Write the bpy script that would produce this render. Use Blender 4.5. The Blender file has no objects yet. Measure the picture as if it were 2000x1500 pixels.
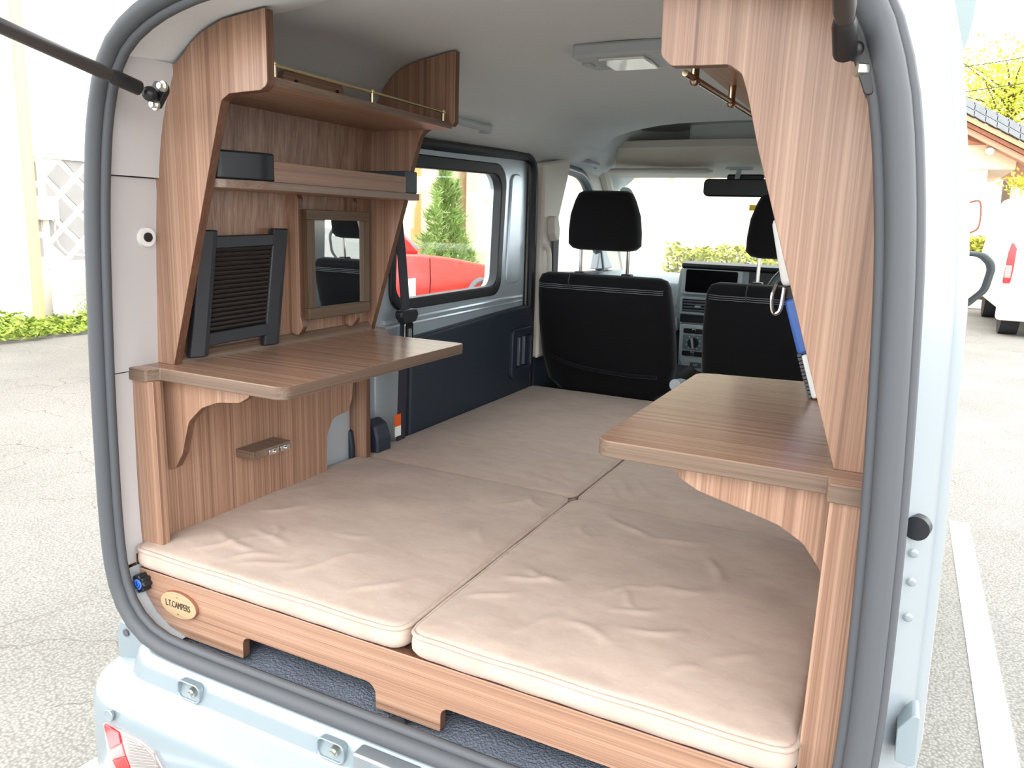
import bpy, bmesh, math, random
from mathutils import Vector, Matrix

random.seed(7)
C = bpy.context.scene.collection
SC = bpy.context.scene
PI = math.pi
Z0 = 0.80            # the bed's top surface is z = 0 in the measurements below; the ground is 0.80 m lower

# ------------------------------------------------------------------ camera, sky, exposure
CAMP = Vector((.62102713, -.93941462, .62697261))
YAW, PIT, ROL, FPX = math.radians(26.28220727), math.radians(-11.94359603), math.radians(1.92343164), 1500.0
_f = Vector((-math.sin(YAW) * math.cos(PIT), math.cos(YAW) * math.cos(PIT), math.sin(PIT)))
_r = Vector((math.cos(YAW), math.sin(YAW), 0)); _u = _r.cross(_f)
CR = math.cos(ROL) * _r + math.sin(ROL) * _u
CU = -math.sin(ROL) * _r + math.cos(ROL) * _u
cam = bpy.data.cameras.new('camera'); cam_o = bpy.data.objects.new('camera', cam); C.objects.link(cam_o)
cam.sensor_fit = 'HORIZONTAL'; cam.sensor_width = 36.0; cam.lens = FPX / 2000 * 36.0
cam.clip_start = .02; cam.clip_end = 300
m3 = Matrix((CR, CU, -_f)).transposed()
cam_o.matrix_world = Matrix.Translation(CAMP + Vector((0, 0, Z0))) @ m3.to_4x4()
SC.camera = cam_o

w = bpy.data.worlds.new('sky'); SC.world = w; w.use_nodes = True
nt = w.node_tree; nt.nodes.clear()
bg = nt.nodes.new('ShaderNodeBackground'); out = nt.nodes.new('ShaderNodeOutputWorld')
bg.inputs[0].default_value = (.97, .99, 1.0, 1); bg.inputs[1].default_value = 3.0      # bright overcast
nt.links.new(bg.outputs[0], out.inputs[0])
sun = bpy.data.lights.new('sun', 'SUN'); sun.energy = .4; sun.angle = math.radians(25); sun.color = (1, .97, .92)
sun_o = bpy.data.objects.new('sun', sun); C.objects.link(sun_o)
sun_o.rotation_euler = Vector((-.25, .62, -.75)).to_track_quat('-Z', 'Y').to_euler()   # high behind the camera, veiled
sun_o.location = (0, 0, 12)
SC.view_settings.view_transform = 'Standard'
SC.view_settings.look = 'None'
SC.view_settings.gamma = 1
SC.view_settings.use_curve_mapping = False
SC.view_settings.exposure = 0.74
SC.cycles.max_bounces = 12
SC.cycles.diffuse_bounces = 6
SC.cycles.glossy_bounces = 5
SC.cycles.transparent_max_bounces = 12

def U(u, v, ax, val):
    """the point on the plane ax = val (bed frame) that a sight line of the survey photograph meets"""
    d = _f + CR * ((u - 1000) / FPX) + CU * (-(v - 750) / FPX)
    i = 'xyz'.index(ax)
    return CAMP + d * ((val - CAMP[i]) / d[i])
def UP(pts, ax, val):
    """the same as 2-D outlines inside that plane"""
    k = [i for i in range(3) if i != 'xyz'.index(ax)]
    return [(U(a, b, ax, val)[k[0]], U(a, b, ax, val)[k[1]]) for a, b in pts]

# ------------------------------------------------------------------ materials
def lin(c):
    return tuple(((x / 255) / 12.92 if x / 255 <= .04045 else ((x / 255 + .055) / 1.055) ** 2.4) for x in c)
MATS = {}
def nd(nt, t, **kw):
    n = nt.nodes.new(t)
    for k, v in kw.items():
        setattr(n, k, v)
    return n
def mat(name, rgb, rough=.5, metal=0., spec=.5, var=0., vscale=20., bump=0., bscale=200., sheen=0., coat=0., stretch=None):
    if name in MATS: return MATS[name]
    m = bpy.data.materials.new(name); m.use_nodes = True
    nt = m.node_tree; b = nt.nodes['Principled BSDF']
    c = lin(rgb)
    b.inputs['Base Color'].default_value = (*c, 1)
    b.inputs['Roughness'].default_value = rough
    b.inputs['Metallic'].default_value = metal
    b.inputs['Specular IOR Level'].default_value = spec
    if sheen: b.inputs['Sheen Weight'].default_value = sheen; b.inputs['Sheen Roughness'].default_value = .4
    if coat: b.inputs['Coat Weight'].default_value = coat; b.inputs['Coat Roughness'].default_value = .08
    if var or bump:
        tc = nd(nt, 'ShaderNodeTexCoord'); mp = nd(nt, 'ShaderNodeMapping')
        if stretch: mp.inputs['Scale'].default_value = stretch
        nt.links.new(tc.outputs['Object'], mp.inputs[0])
    if var:
        n = nd(nt, 'ShaderNodeTexNoise'); n.inputs['Scale'].default_value = vscale; n.inputs['Detail'].default_value = 5
        r = nd(nt, 'ShaderNodeValToRGB')
        r.color_ramp.elements[0].position = .3; r.color_ramp.elements[1].position = .7
        r.color_ramp.elements[0].color = (*[x * (1 - var) for x in c], 1)
        r.color_ramp.elements[1].color = (*[min(1, x * (1 + var)) for x in c], 1)
        nt.links.new(mp.outputs[0], n.inputs['Vector']); nt.links.new(n.outputs[0], r.inputs[0])
        nt.links.new(r.outputs[0], b.inputs['Base Color'])
    if bump:
        n2 = nd(nt, 'ShaderNodeTexNoise'); n2.inputs['Scale'].default_value = bscale; n2.inputs['Detail'].default_value = 3
        bp = nd(nt, 'ShaderNodeBump'); bp.inputs['Strength'].default_value = bump; bp.inputs['Distance'].default_value = .01
        nt.links.new(mp.outputs[0], n2.inputs['Vector']); nt.links.new(n2.outputs[0], bp.inputs['Height'])
        nt.links.new(bp.outputs[0], b.inputs['Normal'])
    MATS[name] = m
    return m

def wood(name, axis, light=(182, 149, 127), mid=(153, 118, 97), dark=(114, 83, 66), rough=.32):
    if name in MATS: return MATS[name]
    m = bpy.data.materials.new(name); m.use_nodes = True
    nt = m.node_tree; b = nt.nodes['Principled BSDF']
    tc = nd(nt, 'ShaderNodeTexCoord'); L = nt.links.new
    def noise(across, along, detail, dist=0.):
        mp = nd(nt, 'ShaderNodeMapping'); s = [across] * 3; s['xyz'.index(axis)] = along
        mp.inputs['Scale'].default_value = s
        L(tc.outputs['Object'], mp.inputs[0])
        n = nd(nt, 'ShaderNodeTexNoise'); n.inputs['Scale'].default_value = 1; n.inputs['Detail'].default_value = detail
        n.inputs['Distortion'].default_value = dist
        L(mp.outputs[0], n.inputs['Vector']); return n
    a = noise(85, .2, 3, 0); f = noise(330, .6, 4); g = noise(1100, 14, 2)
    mx = nd(nt, 'ShaderNodeMath', operation='MULTIPLY_ADD'); mx.inputs[1].default_value = .5
    L(a.outputs[0], mx.inputs[0])
    m2 = nd(nt, 'ShaderNodeMath', operation='MULTIPLY'); m2.inputs[1].default_value = .5
    L(f.outputs[0], m2.inputs[0]); L(m2.outputs[0], mx.inputs[2])
    r = nd(nt, 'ShaderNodeValToRGB'); e = r.color_ramp.elements
    e[0].position = .31; e[0].color = (*lin(dark), 1); e[1].position = .69; e[1].color = (*lin(light), 1)
    k = r.color_ramp.elements.new(.49); k.color = (*lin(mid), 1)
    L(mx.outputs[0], r.inputs[0])
    mix = nd(nt, 'ShaderNodeMixRGB', blend_type='OVERLAY'); mix.inputs[0].default_value = .18
    L(r.outputs[0], mix.inputs[1]); L(g.outputs[0], mix.inputs[2])
    L(mix.outputs[0], b.inputs['Base Color'])
    b.inputs['Roughness'].default_value = rough
    bp = nd(nt, 'ShaderNodeBump'); bp.inputs['Strength'].default_value = .05; bp.inputs['Distance'].default_value = .002
    L(g.outputs[0], bp.inputs['Height']); L(bp.outputs[0], b.inputs['Normal'])
    MATS[name] = m
    return m

WX, WY, WZ = wood('walnut_x', 'x'), wood('walnut_y', 'y'), wood('walnut_z', 'z')
EDGE = wood('edge_band', 'x', (128, 108, 92), (112, 92, 78), (88, 70, 58), .35)
EDGEY = wood('edge_band_y', 'y', (128, 108, 92), (112, 92, 78), (88, 70, 58), .35)
EDGEZ = wood('edge_band_z', 'z', (118, 84, 66), (100, 68, 52), (78, 52, 40), .4)
DKW = wood('frame_wood', 'z', (104, 82, 60), (88, 68, 48), (70, 54, 38), .5)
PLAQ = wood('plaque_wood', 'x', (182, 160, 128), (168, 146, 114), (146, 120, 90), .5)
HEAD = mat('headliner_cloth', (216, 220, 221), .95, var=.05, vscale=500, bump=.12, bscale=900, spec=.1)
TRIM = mat('grey_trim_plastic', (188, 184, 184), .5, bump=.03, bscale=900)
BEIGE = mat('beige_plastic', (208, 203, 192), .55, bump=.03, bscale=900)
LGREY = mat('light_grey_plastic', (176, 184, 188), .45)
SILV = mat('silver_paint', (170, 178, 183), .28, metal=.25, coat=.5)
SILVIN = mat('inner_metal', (192, 204, 212), .25, metal=.45, coat=.3)
RUB = mat('rubber', (78, 80, 84), .55, spec=.4)
BLK = mat('black_plastic', (22, 25, 31), .45)
NAVY = mat('dark_trim_plastic', (38, 46, 58), .5, bump=.05, bscale=700)
SEATF = mat('seat_cloth', (17, 17, 20), .9, var=.15, vscale=900, bump=.2, bscale=1500, sheen=.15, spec=.15)
SEATV = mat('seat_vinyl', (42, 46, 52), .45, bump=.08, bscale=900)
STIT = mat('stitch_thread', (112, 116, 120), .8)
MATF = mat('cargo_mat_vinyl', (108, 115, 128), .42, bump=.7, bscale=230, spec=.6)
BRASS = mat('brass', (224, 206, 160), .25, metal=1.)
BRONZE = mat('bronze', (168, 146, 122), .25, metal=1.)
CHROME = mat('chrome', (230, 230, 228), .12, metal=1.)
STEEL = mat('zinc_bolt', (196, 196, 186), .3, metal=.9)
MIRR = mat('mirror_silver', (235, 238, 238), .01, metal=1.)
STRUT = mat('strut_paint', (60, 54, 52), .4)
STRUTK = mat('strut_black', (30, 28, 30), .4)
WHITE = mat('white_paint', (240, 240, 236), .5)
WALLW = mat('white_plaster', (236, 233, 226), .9, var=.03, vscale=3)
CREAM = mat('cream_plaster', (236, 220, 196), .9, var=.03, vscale=2)
YEL = mat('yellow_post', (232, 204, 140), .6)
ORW = mat('orange_wood', (214, 168, 104), .6)
GREYT = mat('grey_wall_tile', (150, 150, 148), .7, var=.05, vscale=6)
RED = mat('red_car_paint', (186, 10, 8), .3, coat=.3)
TAILR = mat('red_lens', (206, 30, 36), .15, coat=.8)
TAILC = mat('clear_lens', (150, 142, 138), .2, coat=.8)
DKGL = mat('dark_glass', (36, 44, 48), .06, coat=.5)
BLUGL = mat('blue_glass', (84, 130, 168), .1, coat=.5)
TYRE = mat('tyre', (34, 34, 36), .8)
ROOFT = mat('roof_tile_glaze', (128, 132, 136), .4, var=.08, vscale=5)
BROWN = mat('brown_timber', (138, 88, 66), .7, var=.15, vscale=12)
LBROWN = mat('light_timber', (206, 166, 130), .7, var=.1, vscale=12)
BARK = mat('bark', (98, 80, 64), .9)
LEAFY = mat('yellow_green_leaf', (198, 204, 72), .6)
LEAFD = mat('conifer_leaf', (146, 172, 96), .6, var=.35, vscale=4)
LEAFH = mat('hedge_leaf', (168, 170, 66), .6, var=.3, vscale=5)
GRASS = mat('grass_blade', (140, 160, 60), .7, var=.3, vscale=3)
BLUE = mat('blue_plastic', (68, 108, 184), .4)
BLUEC = mat('blue_cap', (84, 134, 226), .4)
BLUED = mat('blue_mark', (28, 56, 150), .5)
SCREEN = mat('screen_glass', (14, 14, 18), .08)
DIALM = mat('dial_mark', (226, 230, 232), .5)
ORTAG = mat('orange_tag', (232, 92, 20), .6)
INK = mat('ink', (52, 40, 30), .7)
LINE = mat('road_line_paint', (246, 246, 244), .8, var=.04, vscale=30)
YTAG = mat('yellow_tag', (236, 190, 60), .6)

def glass(name, tint=(.97, .99, .985), refl=.06):
    m = bpy.data.materials.new(name); m.use_nodes = True
    nt = m.node_tree; nt.nodes.clear()
    o = nd(nt, 'ShaderNodeOutputMaterial'); mx = nd(nt, 'ShaderNodeMixShader')
    t = nd(nt, 'ShaderNodeBsdfTransparent'); g = nd(nt, 'ShaderNodeBsdfGlossy'); f = nd(nt, 'ShaderNodeLayerWeight')
    t.inputs[0].default_value = (*tint, 1); g.inputs['Roughness'].default_value = .01
    f.inputs['Blend'].default_value = .12
    ma = nd(nt, 'ShaderNodeMath', operation='MULTIPLY_ADD'); ma.inputs[1].default_value = .7; ma.inputs[2].default_value = refl * .5; ma.use_clamp = True
    nt.links.new(f.outputs['Facing'], ma.inputs[0])
    nt.links.new(ma.outputs[0], mx.inputs[0]); nt.links.new(t.outputs[0], mx.inputs[1]); nt.links.new(g.outputs[0], mx.inputs[2])
    nt.links.new(mx.outputs[0], o.inputs[0])
    return m
GLASS = glass('window_glass')

def velvet():
    m = bpy.data.materials.new('taupe_velvet'); m.use_nodes = True
    nt = m.node_tree; b = nt.nodes['Principled BSDF']; L = nt.links.new
    tc = nd(nt, 'ShaderNodeTexCoord')
    n = nd(nt, 'ShaderNodeTexNoise'); n.inputs['Scale'].default_value = 14; n.inputs['Detail'].default_value = 6; n.inputs['Roughness'].default_value = .65
    n.inputs['Distortion'].default_value = .25
    mp = nd(nt, 'ShaderNodeMapping'); mp.inputs['Scale'].default_value = (1, 2.2, 1)
    L(tc.outputs['Object'], mp.inputs[0]); L(mp.outputs[0], n.inputs['Vector'])
    r = nd(nt, 'ShaderNodeValToRGB'); e = r.color_ramp.elements
    e[0].position = .28; e[0].color = (*lin((176, 155, 142)), 1); e[1].position = .75; e[1].color = (*lin((192, 173, 160)), 1)
    L(n.outputs[0], r.inputs[0])
    # small crushed-pile flecks
    v = nd(nt, 'ShaderNodeTexNoise'); v.inputs['Scale'].default_value = 60; v.inputs['Detail'].default_value = 4; v.inputs['Distortion'].default_value = 2
    L(mp.outputs[0], v.inputs['Vector'])
    r2 = nd(nt, 'ShaderNodeValToRGB'); r2.color_ramp.elements[0].position = .58; r2.color_ramp.elements[1].position = .78
    r2.color_ramp.elements[0].color = (0, 0, 0, 1); r2.color_ramp.elements[1].color = (1, 1, 1, 1)
    L(v.outputs[0], r2.inputs[0])
    mx = nd(nt, 'ShaderNodeMixRGB', blend_type='MIX'); mx.inputs[2].default_value = (*lin((214, 198, 184)), 1)
    sc = nd(nt, 'ShaderNodeMath', operation='MULTIPLY'); sc.inputs[1].default_value = .3
    L(r2.outputs[0], sc.inputs[0]); L(sc.outputs[0], mx.inputs[0]); L(r.outputs[0], mx.inputs[1])
    L(mx.outputs[0], b.inputs['Base Color'])
    b.inputs['Roughness'].default_value = .85; b.inputs['Specular IOR Level'].default_value = .15
    b.inputs['Sheen Weight'].default_value = .15; b.inputs['Sheen Roughness'].default_value = .35
    n3 = nd(nt, 'ShaderNodeTexNoise'); n3.inputs['Scale'].default_value = 9; n3.inputs['Detail'].default_value = 3; n3.inputs['Distortion'].default_value = .4
    L(tc.outputs['Object'], n3.inputs['Vector'])
    bp = nd(nt, 'ShaderNodeBump'); bp.inputs['Strength'].default_value = .14; bp.inputs['Distance'].default_value = .012
    L(n3.outputs[0], bp.inputs['Height']); L(bp.outputs[0], b.inputs['Normal'])
    return m
VELVET = velvet()

def asphalt():
    m = bpy.data.materials.new('asphalt'); m.use_nodes = True
    nt = m.node_tree; b = nt.nodes['Principled BSDF']; L = nt.links.new
    tc = nd(nt, 'ShaderNodeTexCoord')
    v = nd(nt, 'ShaderNodeTexVoronoi'); v.inputs['Scale'].default_value = 105
    n = nd(nt, 'ShaderNodeTexNoise'); n.inputs['Scale'].default_value = 1.3; n.inputs['Detail'].default_value = 6
    L(tc.outputs['Object'], v.inputs['Vector']); L(tc.outputs['Object'], n.inputs['Vector'])
    r = nd(nt, 'ShaderNodeValToRGB'); e = r.color_ramp.elements
    e[0].position = .0; e[0].color = (*lin((146, 144, 138)), 1); e[1].position = .75; e[1].color = (*lin((106, 103, 97)), 1)
    L(v.outputs['Distance'], r.inputs[0])
    mx = nd(nt, 'ShaderNodeMixRGB', blend_type='OVERLAY'); mx.inputs[0].default_value = .3
    L(r.outputs[0], mx.inputs[1]); L(n.outputs[0], mx.inputs[2])
    # cracks: edges of large distorted cells, broken up by noise
    dn = nd(nt, 'ShaderNodeTexNoise'); dn.inputs['Scale'].default_value = 6; dn.inputs['Detail'].default_value = 5
    L(tc.outputs['Object'], dn.inputs['Vector'])
    ad = nd(nt, 'ShaderNodeMixRGB', blend_type='ADD'); ad.inputs[0].default_value = .16
    L(tc.outputs['Object'], ad.inputs[1]); L(dn.outputs['Color'], ad.inputs[2])
    cv = nd(nt, 'ShaderNodeTexVoronoi', feature='DISTANCE_TO_EDGE'); cv.inputs['Scale'].default_value = 2.2
    L(ad.outputs[0], cv.inputs['Vector'])
    lt = nd(nt, 'ShaderNodeMath', operation='LESS_THAN'); lt.inputs[1].default_value = .0045
    L(cv.outputs['Distance'], lt.inputs[0])
    n4 = nd(nt, 'ShaderNodeTexNoise'); n4.inputs['Scale'].default_value = 1.1
    L(tc.outputs['Object'], n4.inputs['Vector'])
    gt = nd(nt, 'ShaderNodeMath', operation='GREATER_THAN'); gt.inputs[1].default_value = .5; L(n4.outputs[0], gt.inputs[0])
    mu = nd(nt, 'ShaderNodeMath', operation='MULTIPLY'); L(lt.outputs[0], mu.inputs[0]); L(gt.outputs[0], mu.inputs[1])
    mx2 = nd(nt, 'ShaderNodeMixRGB', blend_type='MIX'); mx2.inputs[2].default_value = (*lin((92, 88, 82)), 1)
    L(mu.outputs[0], mx2.inputs[0]); L(mx.outputs[0], mx2.inputs[1]); L(mx2.outputs[0], b.inputs['Base Color'])
    b.inputs['Roughness'].default_value = .9
    bp = nd(nt, 'ShaderNodeBump'); bp.inputs['Strength'].default_value = .5; bp.inputs['Distance'].default_value = .004; bp.invert = True
    L(v.outputs['Distance'], bp.inputs['Height']); L(bp.outputs[0], b.inputs['Normal'])
    return m
ASPH = asphalt()

# ------------------------------------------------------------------ mesh helpers (bed frame)
class MB:
    def __init__(s): s.bm = bmesh.new()
    def v(s, p): return s.bm.verts.new(p)
    def face(s, vs, mi=0):
        try:
            f = s.bm.faces.new(vs); f.material_index = mi; return f
        except ValueError: return None
    def box(s, x0, x1, y0, y1, z0, z1, mi=0):
        return s.prism([(x0, y0), (x1, y0), (x1, y1), (x0, y1)], 'z', z0, z1, mi, mi)
    def _p(s, ax, a, p): return {'x': (a, p[0], p[1]), 'y': (p[0], a, p[1]), 'z': (p[0], p[1], a)}[ax]
    def prism(s, poly, ax, a0, a1, mi=0, ms=0):
        A = [s.v(s._p(ax, a0, p)) for p in poly]; B = [s.v(s._p(ax, a1, p)) for p in poly]
        s.face(A, mi); s.face(B[::-1], mi)
        n = len(poly)
        for i in range(n): s.face([A[i], B[i], B[(i + 1) % n], A[(i + 1) % n]], ms)
        return s
    def ring(s, po, pi, ax, a0, a1, mi=0, ms=0):
        A, B = [s.v(s._p(ax, a0, p)) for p in po], [s.v(s._p(ax, a1, p)) for p in po]
        a, b = [s.v(s._p(ax, a0, p)) for p in pi], [s.v(s._p(ax, a1, p)) for p in pi]
        n = len(po)
        for i in range(n):
            j = (i + 1) % n
            s.face([A[i], A[j], a[j], a[i]], mi); s.face([B[i], b[i], b[j], B[j]], mi)
            s.face([A[i], B[i], B[j], A[j]], ms); s.face([a[i], a[j], b[j], b[i]], ms)
        return s
    def loft(s, secs, closed=True, caps=True, mi=0):
        R = [[s.v(p) for p in sec] for sec in secs]
        n = len(R[0])
        for k in range(len(R) - 1):
            for i in range(n if closed else n - 1):
                j = (i + 1) % n
                s.face([R[k][i], R[k + 1][i], R[k + 1][j], R[k][j]], mi)
        if caps and closed: s.face(R[0], mi); s.face(R[-1][::-1], mi)
        return s
    def tube(s, pts, r, n=10, closed=False, mi=0, sy=1.):
        pts = [Vector(p) for p in pts]; N = len(pts)
        rr = r if isinstance(r, (list, tuple)) else [r] * N
        T = []
        for i in range(N):
            a = pts[(i - 1) % N] if (closed or i) else pts[0]; b = pts[(i + 1) % N] if (closed or i < N - 1) else pts[-1]
            T.append((b - a).normalized())
        up = Vector((0, 0, 1)) if abs(T[0].z) < .9 else Vector((1, 0, 0))
        nrm = (up - T[0] * up.dot(T[0])).normalized(); secs = []
        for i in range(N):
            nrm = (nrm - T[i] * nrm.dot(T[i])).normalized(); bi = T[i].cross(nrm)
            secs.append([pts[i] + (nrm * math.cos(2 * PI * k / n) + bi * sy * math.sin(2 * PI * k / n)) * rr[i] for k in range(n)])
        if closed: secs.append(secs[0])
        s.loft(secs, True, not closed, mi)
        if closed: bmesh.ops.remove_doubles(s.bm, verts=s.bm.verts, dist=1e-6)
        return s
    def cyl(s, p0, p1, r0, r1=None, n=20, mi=0):
        return s.tube([p0, p1], [r0, r0 if r1 is None else r1], n, mi=mi)
    def ball(s, c, r, n=12, sc=(1, 1, 1), mi=0):
        k = bmesh.ops.create_uvsphere(s.bm, u_segments=n, v_segments=max(6, n // 2 + 1), radius=1)
        for v in k['verts']: v.co = Vector((c[0] + v.co.x * r * sc[0], c[1] + v.co.y * r * sc[1], c[2] + v.co.z * r * sc[2]))
        for v in k['verts']:
            for f in v.link_faces: f.material_index = mi
        return s

def origin_of(parent):
    o = Vector((0, 0, 0))
    while parent is not None: o += parent.location; parent = parent.parent
    return o
def obj(name, mb, m, parent=None, bevel=0., smooth=35, loc=None, seg=2, flip=True):
    bm = mb.bm
    if flip: bmesh.ops.recalc_face_normals(bm, faces=bm.faces)
    me = bpy.data.meshes.new(name)
    for v in bm.verts: v.co.z += Z0
    if parent is not None: org = origin_of(parent); own = Vector((0, 0, 0))
    else:
        xs = [v.co for v in bm.verts]
        lo = Vector([min(p[i] for p in xs) for i in range(3)]); hi = Vector([max(p[i] for p in xs) for i in range(3)])
        org = Vector(((lo.x + hi.x) / 2, (lo.y + hi.y) / 2, lo.z)); own = org
    for v in bm.verts: v.co -= org
    bm.to_mesh(me); bm.free()
    for x in (m if isinstance(m, (list, tuple)) else [m]): me.materials.append(x)
    if smooth:
        for p in me.polygons: p.use_smooth = True
        me.set_sharp_from_angle(angle=math.radians(smooth))
    o = bpy.data.objects.new(name, me); C.objects.link(o); o.location = own
    if parent is not None: o.parent = parent
    if bevel:
        b = o.modifiers.new('bevel', 'BEVEL'); b.width = bevel; b.segments = seg; b.limit_method = 'ANGLE'; b.angle_limit = math.radians(40)
        b.harden_normals = False
    return o
def tag(o, label, cat, group=None, kind=None):
    o['label'] = label; o['category'] = cat
    if group: o['group'] = group
    if kind: o['kind'] = kind
    return o
def thing(name, label, cat, loc, group=None):
    o = bpy.data.objects.new(name, None); C.objects.link(o)
    o.location = (loc[0], loc[1], loc[2] + Z0); o.empty_display_size = .05
    return tag(o, label, cat, group)
def struct(o): o['kind'] = 'structure'; return o
def stuff(o): o['kind'] = 'stuff'; return o
def fillet(pts, rad, seg=6):
    """outline with rounded corners: pts 2-D, rad one radius or a list"""
    n = len(pts); res = []
    for i in range(n):
        r = rad[i] if isinstance(rad, (list, tuple)) else rad
        p, a, b = Vector(pts[i]), Vector(pts[i - 1]), Vector(pts[(i + 1) % n])
        if r <= 0: res.append((p.x, p.y)); continue
        d1, d2 = (a - p).normalized(), (b - p).normalized()
        ang = d1.angle(d2)
        if ang > PI - .02: res.append((p.x, p.y)); continue
        t = min(r / math.tan(ang / 2), .49 * (a - p).length, .49 * (b - p).length); r = t * math.tan(ang / 2)
        c = p + (d1 + d2).normalized() * (r / math.sin(ang / 2))
        s0, s1 = p + d1 * t - c, p + d2 * t - c
        a0 = math.atan2(s0.y, s0.x); da = math.atan2(s1.y, s1.x) - a0
        while da > PI: da -= 2 * PI
        while da < -PI: da += 2 * PI
        for k in range(seg + 1):
            q = a0 + da * k / seg; res.append((c.x + r * math.cos(q), c.y + r * math.sin(q)))
    return res
def rrect(x0, x1, y0, y1, r, seg=6): return fillet([(x0, y0), (x1, y0), (x1, y1), (x0, y1)], r, seg)
def catmull(pts, k=4, closed=False):
    P = [Vector(p) for p in pts]; n = len(P); res = []
    for i in range(n if closed else n - 1):
        p0 = P[(i - 1) % n] if (closed or i) else P[0]; p1 = P[i]; p2 = P[(i + 1) % n]
        p3 = P[(i + 2) % n] if (closed or i < n - 2) else P[-1]
        for j in range(k):
            t = j / k
            res.append(.5 * ((2 * p1) + (p2 - p0) * t + (2 * p0 - 5 * p1 + 4 * p2 - p3) * t * t + (3 * p1 - p0 - 3 * p2 + p3) * t ** 3))
    if not closed: res.append(P[-1])
    return res
def leaves(mb, pts, size, flat=0., mi=0):
    for p in pts:
        a, b = random.uniform(0, 2 * PI), random.uniform(-1, 1) * (1 - flat)
        d = Vector((math.cos(a), math.sin(a), b)).normalized(); e = Vector((random.gauss(0, 1), random.gauss(0, 1), random.gauss(0, 1))).cross(d).normalized()
        s = size * random.uniform(.6, 1.3); p = Vector(p)
        q = [p - d * s, p + e * s * .4, p + d * s, p - e * s * .4]
        mb.face([mb.v(x) for x in q], mi)

# ================================================================== THE GROUND AND WHAT STANDS ROUND THE VAN
mb = MB(); mb.box(-60, 60, -40, 90, -.90, -.80); g = struct(obj('ground', mb, ASPH, smooth=0))
def road_line(p0, p1, wd):
    p0, p1 = Vector(p0), Vector(p1); d = (p1 - p0).normalized(); n = Vector((-d.y, d.x)) * wd / 2
    mb = MB(); mb.prism([tuple(p0 - n), tuple(p0 + n), tuple(p1 + n), tuple(p1 - n)], 'z', -.8, -.796)
    return struct(obj('road_marking', mb, LINE, smooth=0))
road_line((1.045, 3.4), (1.03, -1.5), .09)
road_line((-1.06, .25), (-1.22, -1.6), .11)

# ---- the white building along the left
bld = thing('white_building', 'white rendered building with grey diamond wall tiles along the left of the car park', 'building', (-9.3, 9, -.8))
mb = MB(); mb.box(-9.8, -8.8, -2, 11.2, -.8, 5.5); mb.box(-9.8, -8.8, 11.2, 19.5, -.8, -.35); mb.box(-9.8, -8.8, 11.2, 19.5, 2.6, 5.5)
mb.box(-9.8, -8.9, 11.2, 19.5, -.35, 2.6)
obj('wall', mb, WALLW, bld, smooth=0)
# raised border of the tiled dado and grey tiles set on their corners between white joints
def namako(y0, y1, z0, z1, s, x=-8.8):
    h = s / 2
    mbb = MB(); t = .05
    for a, b, c, d in ((y0 - t, y1 + t, z1, z1 + .09), (y0 - t, y1 + t, z0 - .09, z0), (y0 - t, y0, z0, z1), (y1, y1 + t, z0, z1)):
        mbb.box(x, x + .05, a, b, c, d)
    obj('dado_frame', mbb, WHITE, bld, smooth=0)
    j = .72 * h
    ny, nz = int(round((y1 - y0) / h)), int(round((z1 - z0) / h))
    for i in range(ny + 1):
        for k in range(nz + 1):
            if (i + k) % 2: continue
            cy, cz = y0 + i * h, z0 + k * h
            poly = [(cy - j, cz), (cy, cz - j), (cy + j, cz), (cy, cz + j)]
            if i == 0: poly = [(cy + .02, cz - j + .02), (cy + j, cz), (cy + .02, cz + j - .02)]
            elif i == ny: poly = [(cy - j, cz), (cy - .02, cz - j + .02), (cy - .02, cz + j - .02)]
            if k == 0: poly = [p for p in poly if p[1] >= cz - 1e-6 or False]
            if k == nz: poly = [p for p in poly if p[1] <= cz + 1e-6]
            if k in (0, nz) and i in (0, ny): continue
            if len(poly) < 3: continue
            m = MB(); m.prism(poly, 'x', x, x + .02); obj('wall_tile', m, GREYT, bld, smooth=0)
namako(5.10, 6.74, -.04, 1.19, .41)
namako(15.0, 17.46, -.72, -.02, .41)
for k in range(4):
    m = MB(); m.box(-8.8, -8.78, 4.93, 5.02, .02 + k * .3, .24 + k * .3); obj('wall_tile', m, GREYT, bld, smooth=0)
# timber window frame on the far part of that wall
f = obj('window_frame', (lambda m: (m.box(-8.9, -8.74, 13.1, 13.32, -.1, 2.6), m.box(-8.9, -8.74, 15.55, 15.78, -.1, 2.6), m.box(-8.9, -8.72, 13.0, 19, -.02, .13), m)[-1])(MB()), ORW, bld, smooth=0)
for a, b in ((11.3, 13.1), (13.32, 15.55), (15.78, 19)):
    m = MB(); m.box(-8.89, -8.86, a, b, .13, 2.6); obj('pane', m, CREAM, f, smooth=0)
mb = MB(); mb.cyl((-8.6, 4.78, -.8), (-8.6, 4.86, 4.6), .062, n=14)
tag(obj('wall_post', mb, YEL), 'tall yellow post standing against the white building beside the air conditioner', 'post')
mb = MB(); mb.cyl((-8.72, 5.0, .6), (-8.72, 5.02, 4.8), .018, n=8)
for zz in (1.2, 1.75, 2.3, 2.9): mb.box(-8.8, -8.69, 4.98, 5.05, zz, zz + .03)
tag(obj('conduit', mb, WHITE), 'thin white conduit running up the wall from the junction box', 'pipe')
t = thing('junction_box', 'small white junction box on the tiled wall above the air conditioner', 'box', (-8.7, 5.05, .47))
mb = MB(); mb.box(-8.76, -8.64, 4.97, 5.17, .46, .74); obj('housing', mb, WHITE, t, bevel=.01)
mb = MB(); mb.tube(catmull([(-8.7, 5.14, .46), (-8.7, 5.14, .25), (-8.7, 5.2, .12), (-8.7, 5.35, .04), (-8.7, 5.9, .0), (-8.7, 6.5, .03)], 5), .012, 8); obj('cable', mb, TRIM, t)
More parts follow.
